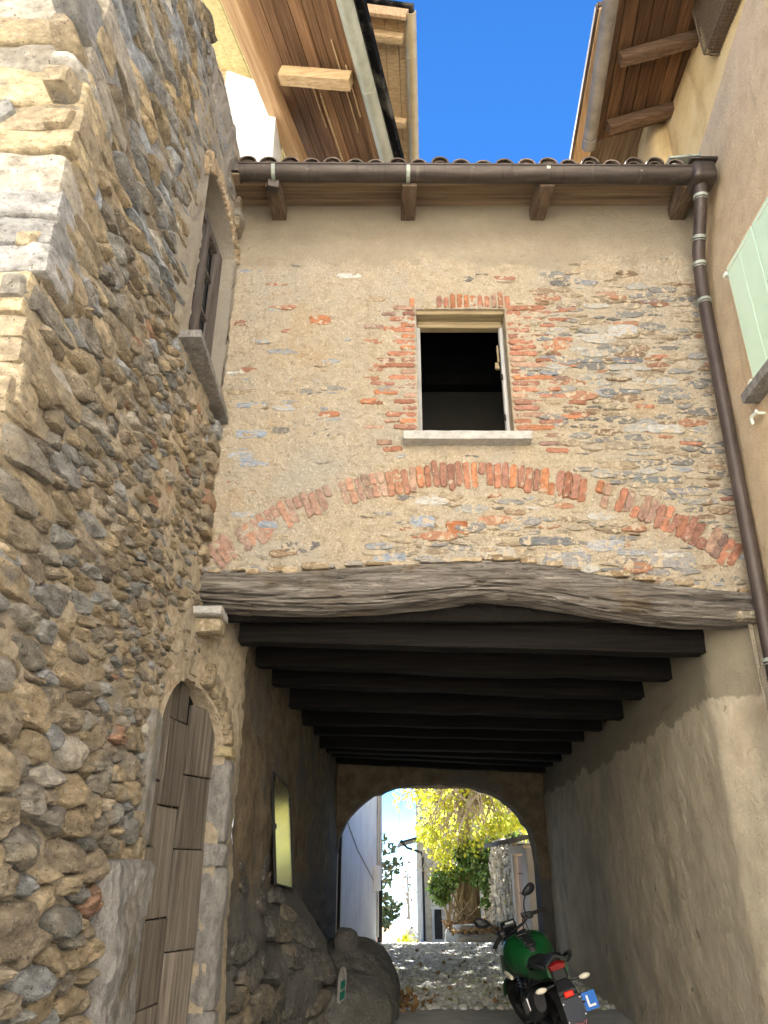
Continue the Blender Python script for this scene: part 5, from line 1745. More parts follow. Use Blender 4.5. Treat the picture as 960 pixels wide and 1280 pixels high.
m.loft([[(-0.36, -0.075, 0.79), (-0.36, 0.075, 0.79), (-0.36, 0.085, 0.84), (-0.36, 0, 0.865), (-0.36, -0.085, 0.84)], [(-0.405, -0.06, 0.80), (-0.405, 0.06, 0.80), (-0.405, 0.068, 0.835), (-0.405, 0, 0.85), (-0.405, -0.068, 0.835)]])
m.build('tail_light', REDL, bike, smooth=30)
# hugger / plate hanger
m = MB()
m.loft([[(-0.26, -0.05, 0.72), (-0.26, 0.05, 0.72), (-0.26, 0.05, 0.75), (-0.26, -0.05, 0.75)], [(-0.4, -0.07, 0.66), (-0.4, 0.07, 0.66), (-0.4, 0.07, 0.69), (-0.4, -0.07, 0.69)],
        [(-0.46, -0.085, 0.6), (-0.46, 0.085, 0.6), (-0.445, 0.085, 0.64), (-0.445, -0.085, 0.64)], [(-0.485, -0.085, 0.4), (-0.485, 0.085, 0.4), (-0.465, 0.085, 0.4), (-0.465, -0.085, 0.4)]])
hang = m.build('plate_hanger', BK, bike, smooth=30)
m = MB()
m.box((-0.475, 0, 0.612), (0.03, 0.085, 0.045), axes((1, 0, -0.12), (0, 1, 0)), 0.006)
m.build('reflector', REDR, bike)
Rpl = axes((0, -1, 0), (0.1, 0, 1))
m = MB()
m.box((-0.492, 0, 0.49), (0.18, 0.18, 0.006), Rpl, 0.002)
pl = m.build('number_plate', PLATE, bike)
for y, z in ((-0.08, 0.57), (0.08, 0.555), (-0.083, 0.44), (0.083, 0.42)):
    m = MB()
    m.tube([(-0.487 - (0.57 - z) * 0.1, y, z), (-0.503 - (0.57 - z) * 0.1, y, z)], 0.006, 8)
    m.build('bolt', WHITE, pl)
m = MB()
m.box((-0.5, 0, 0.375), (0.19, 0.055, 0.01), Rpl, 0.002)
m.build('plate_frame', BK, pl)
m = MB()
pts0 = [(-0.075, -0.01), (-0.06, 0.012), (-0.045, -0.008), (-0.03, 0.012), (-0.012, 0.012), (-0.012, -0.01), (0.004, 0.012), (0.016, -0.01), (0.02, 0.013), (0.034, -0.008), (0.05, 0.014), (0.06, -0.006), (0.075, 0.016)]
m.tube([(-0.508, -p[0] * 1.0, 0.38 + p[1] * 1.2) for p in pts0], 0.004, 6)
m.build('frame_lettering', PINK, pl)
# blue learner plate beside the number plate
m = MB()
cL = np.array((-0.478, -0.165, 0.515))
m.box(tuple(cL), (0.125, 0.14, 0.005), Rpl, 0.002)
lp = m.build('learner_plate', BLUE, bike)
m = MB()
RR = np.array(Rpl)
for (x, y, w_, h_) in ((-0.022, 0.0, 0.018, 0.09), (0.008, -0.037, 0.06, 0.017)):
    m.box(tuple(cL + RR @ np.array((x, y, 0.004)) + np.array((-0.004, 0, 0))), (w_, h_, 0.003), Rpl, 0.0008)
m.build('letter', WHITE, lp)
m = MB()
m.box((-0.472, -0.1, 0.52), (0.02, 0.05, 0.02), None, 0.004)
m.build('learner_plate_bracket', BK, lp)
for sg in (1, -1):
    m = MB()
    m.tube([(-0.36, sg * 0.08, 0.69), (-0.38, sg * 0.17, 0.685)], 0.012, 8)
    ind = m.build('indicator', BK, bike)
    m = MB()
    rings = []
    for x, r in ((0.0, 0.012), (0.02, 0.026), (0.05, 0.032), (0.085, 0.024), (0.105, 0.006)):
        rings.append([(-0.385 + 0.03 * math.cos(a) * r / 0.03, sg * (0.16 + x), 0.684 + r * 0.8 * math.sin(a)) for a in np.arange(12) * math.pi / 6])
    m.loft(rings)
    m.build('lens', LENS, ind, smooth=60)
# frame, engine, exhaust, fork, swingarm
m = MB()
for sg in (1, -1):
    m.tube([(1.05, sg * 0.05, 0.9), (0.8, sg * 0.13, 0.72), (0.45, sg * 0.15, 0.62), (0.3, sg * 0.13, 0.42)], 0.02, 8)
    m.tube([(1.02, sg * 0.05, 0.78), (0.75, sg * 0.14, 0.5), (0.4, sg * 0.13, 0.34)], 0.018, 8)
    m.tube([(0.4, sg * 0.12, 0.62), (0.1, sg * 0.1, 0.72), (-0.3, sg * 0.06, 0.78)], 0.016, 8)
    m.tube([(0.8, sg * 0.13, 0.72), (0.62, sg * 0.14, 0.42)], 0.015, 8)
m.build('frame', BK, bike, smooth=60)
m = MB()
m.rock((0.62, 0, 0.42), (0.46, 0.36, 0.3), n=8, r=0.5, amp=0.02, scale=7, seed=2)
m.rock((0.72, 0, 0.62), (0.26, 0.3, 0.24), n=8, r=0.3, amp=0.01, scale=7, seed=3)
for k in range(6):
    m.box((0.74, 0, 0.55 + k * 0.03), (0.28, 0.33, 0.008), None, 0.002)
m.tube([(0.56, 0.15, 0.42), (0.56, 0.22, 0.42)], 0.12, 22)
m.tube([(0.56, -0.15, 0.42), (0.56, -0.22, 0.42)], 0.12, 22)
m.build('engine', BK, bike, smooth=45)
for sg in (1, -1):
    m = MB()
    m.loft([[(0.42, sg * 0.13, 0.44), (0.42, sg * 0.18, 0.44), (0.42, sg * 0.18, 0.36), (0.42, sg * 0.13, 0.36)], [(0.1, sg * 0.12, 0.37), (0.1, sg * 0.17, 0.37), (0.1, sg * 0.17, 0.28), (0.1, sg * 0.12, 0.28)], [(-0.06, sg * 0.12, 0.345), (-0.06, sg * 0.15, 0.345), (-0.06, sg * 0.15, 0.285), (-0.06, sg * 0.12, 0.285)]])
    m.build('swingarm', BK, bike, smooth=30)
# muffler slung low at the left flank of the tail, heat shield on top
m = MB()
m.loft([ell_ring(0.42, 0.17, 0.36, 0.035, 0.045), ell_ring(0.3, 0.2, 0.42, 0.06, 0.085), ell_ring(0.05, 0.215, 0.5, 0.075, 0.115), ell_ring(-0.14, 0.215, 0.56, 0.075, 0.12), ell_ring(-0.22, 0.215, 0.58, 0.05, 0.08)])
m.tube([(0.95, 0.06, 0.5), (0.98, 0.08, 0.34), (0.8, 0.12, 0.22), (0.5, 0.15, 0.26), (0.4, 0.17, 0.36)], 0.024, 10)
ex = m.build('exhaust', BK, bike, smooth=50)
m = MB()
m.rock((0.06, 0.292, 0.52), (0.26, 0.02, 0.1), n=6, r=0.6, amp=0.003, scale=8, seed=7, R=axes((-1, 0, 0.3), (0, 1, 0)))
m.build('heat_shield', STEEL, ex)
m = MB()
for sg in (1, -1):
    m.tube([(1.08, sg * 0.095, 0.95), (1.2, sg * 0.095, 0.66), (1.41, sg * 0.095, 0.3)], [0.026, 0.026, 0.032], 12)
m.box((1.06, 0, 0.96), (0.09, 0.24, 0.035), None, 0.01)
m.box((1.16, 0, 0.78), (0.09, 0.24, 0.04), None, 0.01)
fork = m.build('fork', BK, bike, smooth=50)
m = MB()
arc = np.linspace(rad(20), rad(150), 14)
m.loft([[(1.41 + 0.325 * math.cos(a), y, 0.3 + 0.325 * math.sin(a) - abs(y) * 0.3) for y in (-0.065, 0, 0.065)] + [(1.41 + 0.318 * math.cos(a), y, 0.3 + 0.318 * math.sin(a) - abs(y) * 0.3) for y in (0.065, 0, -0.065)] for a in arc])
mudguard = m.build('front_mudguard', G, bike, smooth=50)
m = MB()
m.loft([ell_ring(1.12, 0, 0.9, 0.09, 0.1), ell_ring(1.2, 0, 0.89, 0.11, 0.11), ell_ring(1.28, 0, 0.86, 0.07, 0.075)])
hl = m.build('headlight', BK, bike, smooth=60)
# bars, grips, levers, instruments, mirrors: turned left on the steering axis
ST = rad(27)
piv = np.array((1.1, 0.0, 0.94))
ROT = np.array(Matrix.Rotation(ST, 3, Vector((-math.sin(rad(24)), 0, math.cos(rad(24))))))
def sv(p):
    return piv + ROT @ (np.array(p, float) - piv)
def steer(o):
    for v_ in o.data.vertices:
        v_.co = sv(v_.co)
    for ch in o.children:
        steer(ch)
m = MB()
m.tube([sv((0.93, 0.37, 1.045)), sv((0.98, 0.22, 1.07)), sv((1.03, 0.12, 1.03)), sv((1.03, -0.12, 1.03)), sv((0.98, -0.22, 1.07)), sv((0.93, -0.37, 1.045))], 0.013, 10)
bar = m.build('handlebar', BK, bike, smooth=60)
for sg in (1, -1):
    m = MB()
    m.tube([sv((0.975, sg * 0.245, 1.068)), sv((0.925, sg * 0.385, 1.04))], 0.02, 12)
    m.tube([sv((0.925, sg * 0.385, 1.04)), sv((0.918, sg * 0.405, 1.037))], 0.023, 12)
    m.build('grip', RUB, bar, smooth=50)
    m = MB()
    m.rock(tuple(sv((0.985, sg * 0.215, 1.07))), (0.06, 0.07, 0.07), n=6, r=0.5, amp=0.006, scale=15, seed=8)
    m.rock(tuple(sv((1.03, sg * 0.19, 1.09))), (0.09, 0.07, 0.045), n=6, r=0.5, amp=0.004, scale=15, seed=9)
    m.tube([sv((1.03, sg * 0.2, 1.065)), sv((1.04, sg * 0.27, 1.05)), sv((0.99, sg * 0.39, 1.02))], [0.009, 0.009, 0.006], 8)
    m.build('lever', BK, bar, smooth=50)
    m = MB()
    m.tube([sv((1.01, sg * 0.2, 1.085)), sv((1.03, sg * 0.225, 1.15)), sv((1.02, sg * 0.27, 1.215)), sv((1.01, sg * 0.31, 1.245))], [0.008, 0.007, 0.007, 0.009], 8)
    c_ = sv((1.0, sg * 0.37, 1.275))
    rings = []
    for t, ry, rz in ((-0.022, 0.03, 0.022), (-0.012, 0.075, 0.048), (0.004, 0.082, 0.053), (0.02, 0.055, 0.035), (0.026, 0.02, 0.012)):
        rings.append([tuple(c_ + np.array((t, (ry if math.cos(a) * sg > 0 else ry * 1.05) * math.cos(a) * 1.0, rz * math.sin(a) * (1.0 + 0.25 * math.cos(a) * sg) + 0.3 * ry * math.cos(a) * sg))) for a in np.arange(16) * math.pi / 8])
    m.loft(rings)
    mi_ = m.build('mirror', BK, bar, smooth=60)
m = MB()
m.rock(tuple(sv((1.13, 0, 1.06))), (0.09, 0.17, 0.13), n=8, r=0.5, amp=0.004, scale=8, seed=18, R=axes((1, 0, 0.7), (0, 1, 0)))
dsh = m.build('instrument', BK, bike, smooth=60)
m = MB()
cI = sv((1.095, 0.0, 1.085))
m.rock(tuple(cI), (0.03, 0.1, 0.065), n=6, r=0.5, amp=0.0, scale=8, seed=19, R=axes((1, 0, 0.7), (0, 1, 0)))
m.build('screen', surf('grey_lcd', [(0.33, 0.35, 0.38), (0.42, 0.44, 0.47)], 6, rough=0.2, spec=0.5), dsh, smooth=50)
for sg in (1, -1):
    m = MB()
    m.tube([(0.3, sg * 0.14, 0.36), (0.3, sg * 0.3, 0.355)], 0.014, 8)
    m.build('footpeg', BK, bike)
    m = MB()
    m.tube([(0.05, sg * 0.12, 0.47), (0.02, sg * 0.29, 0.475)], 0.014, 8)
    m.build('footpeg', BK, bike)
m = MB()
m.tube([(0.48, 0.15, 0.26), (0.42, 0.27, 0.04)], [0.014, 0.012], 8)
m.box((0.42, 0.275, 0.03), (0.08, 0.05, 0.012), None, 0.003)
m.build('side_stand', STEEL, bike)
m = MB()
m.loft([ell_ring(0.66, 0.245, 0.68, 0.015, 0.02), ell_ring(0.75, 0.262, 0.7, 0.02, 0.035), ell_ring(0.88, 0.26, 0.7, 0.012, 0.02)])
m.build('shroud_badge', LENS, bike, smooth=60)
for sg, e in ((1, (1.16, 0.06, 0.8)), (-1, (1.18, -0.05, 0.76)), (1, (0.95, 0.12, 0.72)), (-1, (1.02, -0.12, 0.74))):
    m = MB()
    a = sv((1.03, sg * 0.18, 1.07)); b = np.array(e); c_ = (a + b) / 2 + np.array((0.09, sg * 0.03, 0.05))
    m.tube([a, a * 0.6 + c_ * 0.4 + np.array((0.05, 0, 0.02)), c_, b], 0.0055, 6)
    m.build('cable', BK, bike, smooth=60)
for o_ in (front_wheel, fork, mudguard, hl):
    steer(o_)
bike.location = (1.76, 8.40, 0.0)
bike.rotation_euler = (rad(-16), 0, rad(90 + 4))

# ------------------------------------------------------------------ beyond the arch
lw = thing('white_house', 'bluish white rendered house with a grey meter box just beyond the passage arch', 'house', (-0.6, 18, 0))
wa, wb = (-0.80, 16.1), (-0.17, 20.8)
m = MB()
m.add([(wa[0], wa[1], -0.2), (wb[0], wb[1], -0.4), (wb[0], wb[1], 6.5), (wa[0], wa[1], 6.5)], [(0, 1, 2, 3)])
m.add([(wb[0], wb[1], -0.6), (-6, wb[1] + 1, -0.6), (-6, wb[1] + 1, 6.5), (wb[0], wb[1], 6.5)], [(0, 1, 2, 3)])
m.add([(wa[0], wa[1], -0.2), (-6, wa[1], -0.2), (-6, wa[1], 6.5), (wa[0], wa[1], 6.5)], [(3, 2, 1, 0)])
m.add([(-6, wa[1], -0.2), (-6, wb[1] + 1, -0.6), (-6, wb[1] + 1, 6.5), (-6, wa[1], 6.5)], [(0, 1, 2, 3)])
m.build('wall', M['far_white'], lw)
m = MB()
m.box((-3.0, 18.5, 6.6), (6.0, 6.4, 0.2), None, 0.02)
m.build('roof', M['tile'], lw)
wd_ = Vector((wb[0] - wa[0], wb[1] - wa[1], 0)).normalized()
wn = Vector((wd_.y, -wd_.x, 0))
def onw(t, z, o=0.0):
    return Vector((wa[0], wa[1], 0)).lerp(Vector((wb[0], wb[1], 0)), t) + Vector((0, 0, z)) + wn * o
m = MB()
m.tube([onw(0.985, 6.4, 0.03), onw(0.985, 1.55, 0.03), onw(0.985, 0.1, 0.03)], 0.03, 10)
m.build('conduit', M['frame_grey'], lw)
m = MB()
m.tube([onw(1.0, 6.4, 0.06) + wd_ * 0.05, onw(1.0, 1.3, 0.06) + wd_ * 0.05], 0.055, 12)
m.build('downpipe', M['frame_grey'], lw)
m = MB()
m.tube([onw(1.0, 1.3, 0.06) + wd_ * 0.05, onw(1.0, -0.15, 0.06) + wd_ * 0.05], 0.062, 12)
m.build('cast_iron_pipe', M['iron'], lw)
m = MB()
c = onw(0.9, 1.36, 0.07)
m.box(tuple(c), (0.42, 0.13, 0.55), axes(wd_, wn), 0.01)
m.build('meter_box', M['far_white'], lw)
m = MB()
m.tube([onw(0.1, 2.4, 0.012), onw(0.35, 1.95, 0.012), onw(0.88, 1.3, 0.012)], 0.012, 6)
m.build('cable', M['frame_grey'], lw)
# dark door leaf folded back on the far side of the arch
dl = thing('door_leaf', 'tall dark wooden door leaf folded back against the pier of the far arch', 'door', (-0.88, 16.2, 0))
m = MB()
c0 = Vector((-0.86, 16.05, 0)); Rl = axes((0.06, 1, 0), (-1, 0.06, 0))
for k in range(4):
    m.box((c0.x + 0.02 + 0.06 * 0.14 * k, c0.y + 0.07 + 0.14 * k, 1.12), (0.136, 0.055, 2.2), Rl, 0.006)
m.build('boards', M['iron'], dl)
m = MB()
m.box((c0.x + 0.05, c0.y + 0.28, 1.75), (0.5, 0.02, 0.06), Rl, 0.004)
m.box((c0.x + 0.05, c0.y + 0.28, 0.5), (0.5, 0.02, 0.06), Rl, 0.004)
m.build('hinge', M['frame_grey'], dl)

# far stone house
fh = thing('stone_cottage', 'grey stone cottage with small window and dark eave at the end of the alley', 'house', (1.7, 36, -1.2))
x0 = at(530, 1100, 36).x
m = MB()
m.grid(np.linspace(x0, x0 + 7, 90), np.linspace(-1.6, 6.0, 80), lambda u, v, d: (u, 36 + (u - x0) * 0.12 - d, v), lambda U, V: 0.05 * n2(U, V, 4, 7, 3, 9), lambda u, v: (np.abs(u - at(548.5, 1155, 36).x) < 0.17) & (np.abs(v - at(548, 1155, 36).z) < 0.55))
m.add([(x0, 36, -2), (x0, 44, -3), (x0, 44, 6), (x0, 36, 6)], [(0, 1, 2, 3)])
m.add([(x0, 36.5, -1.5), (x0 + 7, 37, -1.5), (x0 + 7, 37, 5.5), (x0, 36.5, 5.5)], [(0, 1, 2, 3)])
m.build('wall', surf('cottage_wall', [(0.3, 0.27, 0.22), (0.42, 0.38, 0.32), (0.5, 0.46, 0.39)], 3, rough=0.95, bump=[(8, 0.04)], big=[((0.24, 0.23, 0.2), 1.2, 0.5, 0.66)]), fh)
m = MB()
wz = at(548, 1155, 36)
m.box((wz.x, 36.1, wz.z), (0.34, 0.05, 1.1), None, 0.004)
wn_ = m.build('window', M['iron'], fh)
m = MB()
m.box((wz.x, 35.98, wz.z + 0.6), (0.6, 0.14, 0.12), None, 0.01)
m.box((wz.x, 35.95, wz.z - 0.6), (0.55, 0.2, 0.08), None, 0.01)
m.box((wz.x - 0.21, 35.99, wz.z), (0.1, 0.12, 1.1), None, 0.01)
m.build('frame', M['frame_grey'], wn_)
m = MB()
e0 = at(513, 1062, 36); e1_ = at(513, 1054, 36)
zt = at(520, 1050, 36).z
m.box((x0 - 0.3, 39, zt + 0.06), (1.3, 8, 0.08), axes((1, 0, 0.25), (0, 1, 0)), 0.01)
m.box((x0 + 3.4, 40, 6.2), (8, 8, 0.2), None, 0.01)
rfc = m.build('roof', M['iron'], fh)
m = MB()
m.tube([(x0 - 0.95, 35, zt - 0.1), (x0 - 0.95, 43, zt - 0.1)], 0.08, 8)
m.tube([(x0 - 0.9, 35.4, zt - 0.15), (x0 - 0.7, 35.5, zt - 0.32), (x0 - 0.1, 35.7, zt - 0.5), (x0 - 0.05, 35.8, zt - 0.7), (x0 - 0.03, 35.8, -1.3)], 0.05, 8)
m.build('gutter', M['iron'], rfc)

# garden wall with gate on the right
gw = thing('garden_wall', 'beige rubble garden wall running from the pinkish gate to the thick trunk', 'wall', (2.95, 21.5, 0))
m = MB()
def XGW(u):
    return 2.9 + 0.03 * (np.asarray(u, float) - 19)
def pl_g(u, v, d):
    return XGW(u) - d, np.asarray(u, float) + 0 * d, np.asarray(v, float) + 0 * d
gtop = lambda u: 2.05 + 0.12 * math.sin(u * 1.3)
m.grid(np.arange(18.7, 27, 0.06), np.arange(-0.6, 2.1, 0.05), pl_g, lambda U, V: 0.03 * n2(U, V, 4, 6, 3, 5))
m.add([(2.9, 18.7, 2.08), (3.15, 27, 2.08), (3.7, 27, 2.08), (3.5, 18.7, 2.08)], [(0, 1, 2, 3)])
m.add([(3.5, 18.7, -.5), (3.7, 27, -.5), (3.7, 27, 2.08), (3.5, 18.7, 2.08)], [(0, 1, 2, 3)])
m.build('mortar', M['mortar'], gw, smooth=70)
m = MB()
rw_ = np.random.default_rng(14)
P, R = dart(18.8, 26.8, -0.5, 2.12, 1.8, lambda u, v: (0.05, 0.1), 6000, 71)
for i, poly in cells(P, R):
    poly = poly * np.array((1.8, 1.0))
    stone(m, poly, pl_g, rw_.uniform(0.02, 0.09), -0.08, pick(rw_, [(3, (0.5, 0.43, 0.32)), (2, (0.44, 0.4, 0.33)), (1.5, (0.54, 0.48, 0.37)), (1, (0.3, 0.26, 0.2))]), rw_, gap=0.022, rnd=2, n=10, tilt=0.3, rough=0.3)
m.build('rubble_stonework', M['stone'], gw, smooth=60)

gt_ = thing('garden_gate', 'pinkish boarded gate between pale posts under a small slab canopy', 'gate', (2.85, 17.6, 0))
gy0, gy1 = 16.75, 18.55
def gx(y):
    return 2.82 + 0.03 * (y - 18)
for yy, wy in ((gy1 + 0.02, 0.3), (gy0 - 0.25, 0.6)):
    m = MB()
    m.box((gx(yy) + 0.12, yy, 0.95), (0.3, wy, 2.0), None, 0.02)
    m.build('post', M['pink_post'], gt_)
m = MB()
for k in range(2):
    ya, yb = gy0 + 0.06 + k * 0.78, gy0 + 0.06 + (k + 1) * 0.78
    m.box((gx(ya) + 0.12, (ya + yb) / 2, 0.93), (0.045, yb - ya - 0.01, 1.8), None, 0.006)
dg = m.build('door', M['pink_wood'], gt_)
m = MB()
for zz in (0.35, 0.72, 1.1, 1.48):
    m.box((gx(17.6) + 0.09, 17.6, zz), (0.02, 1.5, 0.025), None, 0.003)
m.box((gx(17.6) + 0.09, 17.58, 0.93), (0.02, 0.03, 1.75), None, 0.003)
m.build('ledge', surf('brown_strip', [(0.16, 0.07, 0.04), (0.22, 0.1, 0.06)], 5, rough=0.7), dg)
m = MB()
m.box((gx(17.6) + 0.1, 17.6, 1.93), (0.32, 1.9, 0.16), None, 0.01)
m.build('lintel', M['pink_post'], gt_)
m = MB()
m.box((gx(17.6) - 0.1, 17.55, 2.12), (0.95, 2.5, 0.09), axes((1, 0, 0.2), (0, 1, 0)), 0.01)
m.build('canopy', M['granite'], gt_)

# bank of leaves, slab bench, tree
bkm = MB()
bkm.rock((2.6, 23.8, -0.3), (1.7, 4.0, 0.75), n=14, r=0.6, amp=0.08, scale=1.5, seed=5)
struct(bkm.build('leafy_bank', M['earth'], None, smooth=80, org=(2.35, 23.6, 0)))
bm2 = MB()
c = at(578, 1167, 22.6)
bm2.rock((2.35, 22.4, 0.2), (1.1, 0.5, 0.12), n=8, r=0.3, amp=0.02, scale=4, seed=6, R=axes((1, 0.4, 0), (-0.4, 1, 0)))
bm2.rock((1.95, 22.5, 0.02), (0.2, 0.4, 0.3), n=5, r=0.3, amp=0.02, scale=4, seed=7)
bm2.rock((2.7, 22.5, 0.02), (0.2, 0.4, 0.3), n=5, r=0.3, amp=0.02, scale=4, seed=8)
sb_ = bm2.build('stone_bench', M['granite'], None, smooth=60, org=(2.35, 22.4, 0))
tag(sb_, 'low grey stone slab seat on the leafy bank before the thick trunk', 'bench')

rgT = np.random.default_rng(50)
yt = thing('yellow_tree', 'broad tree with drooping bright yellow autumn leaves over the alley, and an added upper crown that shades it', 'tree', (2.55, 26, -0.4))
m = MB()
tp = [(2.5, 26, -0.5), (2.48, 26, 0.3), (2.55, 26.05, 1.2), (2.5, 26, 2.2), (2.6, 26.1, 3.2), (2.7, 26.2, 4.4)]
m.tube(tp, [0.5, 0.36, 0.31, 0.2, 0.14, 0.1], 14)
for k in range(16):
    a = rgT.uniform(0, 6.28); r0 = 0.34
    m.tube([(2.5 + r0 * math.cos(a), 26 + r0 * math.sin(a), -0.4), (2.5 + 0.34 * math.cos(a + 0.2), 26 + 0.34 * math.sin(a + 0.2), 0.8), (2.55 + 0.3 * math.cos(a + 0.35), 26 + 0.3 * math.sin(a + 0.35), 1.5)], [0.09, 0.07, 0.04], 6)
m.build('trunk', M['bark'], yt, smooth=60)
m = MB()
cents = []; rads = []
ctrl = [((500, 1000), 25.5, 0.35, 20), ((512, 990), 26, 0.45, 40), ((530, 985), 26, 0.5, 130), ((545, 1010), 26, 0.55, 190), ((535, 1040), 25.5, 0.4, 120), ((550, 1060), 25.4, 0.42, 120), ((575, 1050), 25, 0.5, 110), ((600, 1010), 26, 0.5, 60), ((575, 990), 25.6, 0.5, 80),
        ((620, 990), 25.5, 0.6, 170), ((640, 1010), 25, 0.6, 200), ((630, 1035), 24.5, 0.5, 170), ((655, 1030), 24, 0.5, 150), ((610, 1045), 24.5, 0.45, 120), ((600, 1060), 24.5, 0.35, 80), ((560, 1080), 25.2, 0.3, 60),
        ((560, 960), 26, 0.8, 200), ((610, 950), 26, 0.9, 220), ((650, 960), 26, 0.9, 200), ((520, 950), 26, 0.7, 80), ((680, 1000), 25, 0.8, 150), ((590, 900), 27, 1.2, 200), ((640, 890), 27, 1.3, 200), ((545, 1030), 27.5, 0.8, 120), ((590, 1020), 28, 0.9, 160), ((635, 1020), 27.5, 0.9, 160),
        ((541, 1100), 25.4, 0.12, 7), ((556, 1115), 25.4, 0.1, 4)]
LP = []
for (px, py), Y, r, n in ctrl:
    c = at(px, py, Y)
    k = blob_points(rgT, [tuple(c)], [r], n)
    LP.append(k)
shade_blobs = [(1.0, 27, 9), (-0.6, 27, 9.2), (2.7, 27, 9.2), (1.0, 27, 12), (-0.6, 26.6, 11.6), (2.7, 27, 12.2), (1.0, 27, 14.6), (4.2, 27, 10.5), (-1.6, 27, 10.4)]  # unseen upper crown, added to shade the alley
shade_pts = blob_points(rgT, shade_blobs, [2.0] * len(shade_blobs), 4300)
leaves(m, shade_pts, 0.34, 63, (1, 1, 1), 0.28, 0.9, 1.25)
LP = np.concatenate(LP)
LP = np.concatenate([LP, LP[::2] + rgT.normal(0, 0.16, LP[::2].shape)])
leaves(m, LP, 0.125, 61, (1, 1, 1), 0.32, 0.9, 1.3)
m.build('crown', M['leaf_yellow'], yt, smooth=0)  # seen yellow leaves plus the added shade leaves
m = MB()
for k in range(110):
    b = Vector((2.6 + rgT.normal(0, 0.5), 26 + rgT.normal(0, 0.6), rgT.uniform(3.0, 4.8)))
    (px, py), Y, r, n = ctrl[rgT.integers(0, len(ctrl))]
    e = at(px + rgT.normal(0, 9), py + rgT.normal(0, 8), Y)
    mdl = (b + e) / 2 + Vector((rgT.normal(0, 0.2), rgT.normal(0, 0.2), 0.5))
    m.tube([b, mdl, e, e + Vector((rgT.normal(0, 0.1), 0, -0.4))], [0.03, 0.02, 0.012, 0.006], 5, cap=False)
for q_ in shade_blobs:  # limbs reaching the added shade leaves
    m.tube([(2.7, 26.2, 4.3), (2.2 + 0.3 * q_[0], 26.5, 6.5), q_], [0.18, 0.12, 0.05], 7)
for k in range(9):
    a = rgT.uniform(0, 6.28)
    m.tube([(2.6, 26.1, 3.0), (2.6 + 0.9 * math.cos(a), 26 + 0.9 * math.sin(a), 4.2), (2.6 + 2.0 * math.cos(a), 26 + 2 * math.sin(a), 5.0)], [0.16, 0.09, 0.04], 7)
m.build('branch', M['twig'], yt, smooth=60)

iv = thing('ivy', 'dense green ivy clump wrapped about the thick trunk and wall top', 'ivy', (2.3, 25.5, 1.0))
m = MB()
LP = []
for (px, py), Y, r, n in [((556, 1100), 25.3, 0.42, 420), ((574, 1092), 25.2, 0.26, 130), ((596, 1098), 25.0, 0.22, 120), ((588, 1078), 24.9, 0.3, 150), ((548, 1112), 25.2, 0.3, 260), ((553, 1120), 25.3, 0.26, 200), ((580, 1070), 25.0, 0.33, 260), ((600, 1076), 24.6, 0.36, 320), ((612, 1088), 24.3, 0.3, 200), ((610, 1108), 24.4, 0.24, 150), ((608, 1128), 24.6, 0.16, 70), ((620, 1062), 24, 0.35, 200), ((590, 1062), 24.8, 0.3, 160), ((642, 1052), 23, 0.25, 70)]:
    LP.append(blob_points(rgT, [tuple(at(px, py, Y))], [r], n))
leaves(m, np.concatenate(LP), 0.12, 62, (1, 1, 1), 0.4, 0.5, 1.3)
m.build('foliage', M['leaf_green'], iv, smooth=0)
m = MB()
for k in range(14):
    a = at(575 + rgT.normal(0, 10), 1150, 25.6); b = at(570 + rgT.normal(0, 22), 1090 + rgT.normal(0, 14), 25.1)
    m.tube([a, (a + b) / 2 + Vector((rgT.normal(0, .1), -0.1, 0)), b], [0.025, 0.02, 0.01], 5, cap=False)
m.build('stem', M['bark'], iv)

def twig_tree(name, label, px0, base, pts, lm, lsize, seed, bm, twigs=24, col=(1, 1, 1)):
    t = thing(name, label, 'tree', base)
    rg = np.random.default_rng(seed)
    m = MB()
    b = Vector(base)
    top = Vector((b.x, b.y, max(p[2] for p in [at(q[0], q[1], q[2]) for q in pts])))
    m.tube([b, b.lerp(top, 0.5) + Vector((0.08, 0, 0)), top], [0.12, 0.08, 0.03], 8)
    m.build('trunk', bm, t, smooth=60)
    m = MB(); m2 = MB()
    LP = []
    for (px, py, Y, r, n) in pts:
        c = at(px, py, Y)
        s = b.lerp(top, min(0.95, max(0.2, (c.z - b.z) / max(0.1, top.z - b.z) - 0.15)))
        m.tube([s, (s + c) / 2 + Vector((0, 0, 0.15)), c], [0.03, 0.02, 0.008], 5, cap=False)
        for q in range(4):
            m.tube([c.lerp(s, 0.3), c + Vector(rg.normal(0, r * 0.7, 3))], [0.01, 0.004], 4, cap=False)
        if n:
            LP.append(blob_points(rg, [tuple(c)], [r], n))
    m.build('branch', bm, t, smooth=60)
    if LP:
        leaves(m2, np.concatenate(LP), lsize, seed + 1, col, 0.35, 0.3, 1.8)
        m2.build('crown', lm, t, smooth=0)
    return t
twig_tree('evergreen_tree', 'dark glossy-leaved tree poking out past the white house corner', 0, (-0.35, 24, -0.4),
          [(478, 1050, 24, 0.2, 22), (488, 1062, 24, 0.25, 26), (480, 1080, 24, 0.22, 40), (492, 1085, 24, 0.2, 24), (498, 1078, 24, 0.12, 9), (484, 1100, 24, 0.16, 16), (482, 1120, 24, 0.16, 30), (490, 1138, 24, 0.2, 60), (482, 1145, 24, 0.22, 70), (497, 1132, 24, 0.12, 20), (480, 1155, 24, 0.15, 30), (470, 1090, 24.5, 0.4, 60), (470, 1130, 24.5, 0.4, 60)],
          M['leaf_dark'], 0.17, 81, M['bark'])
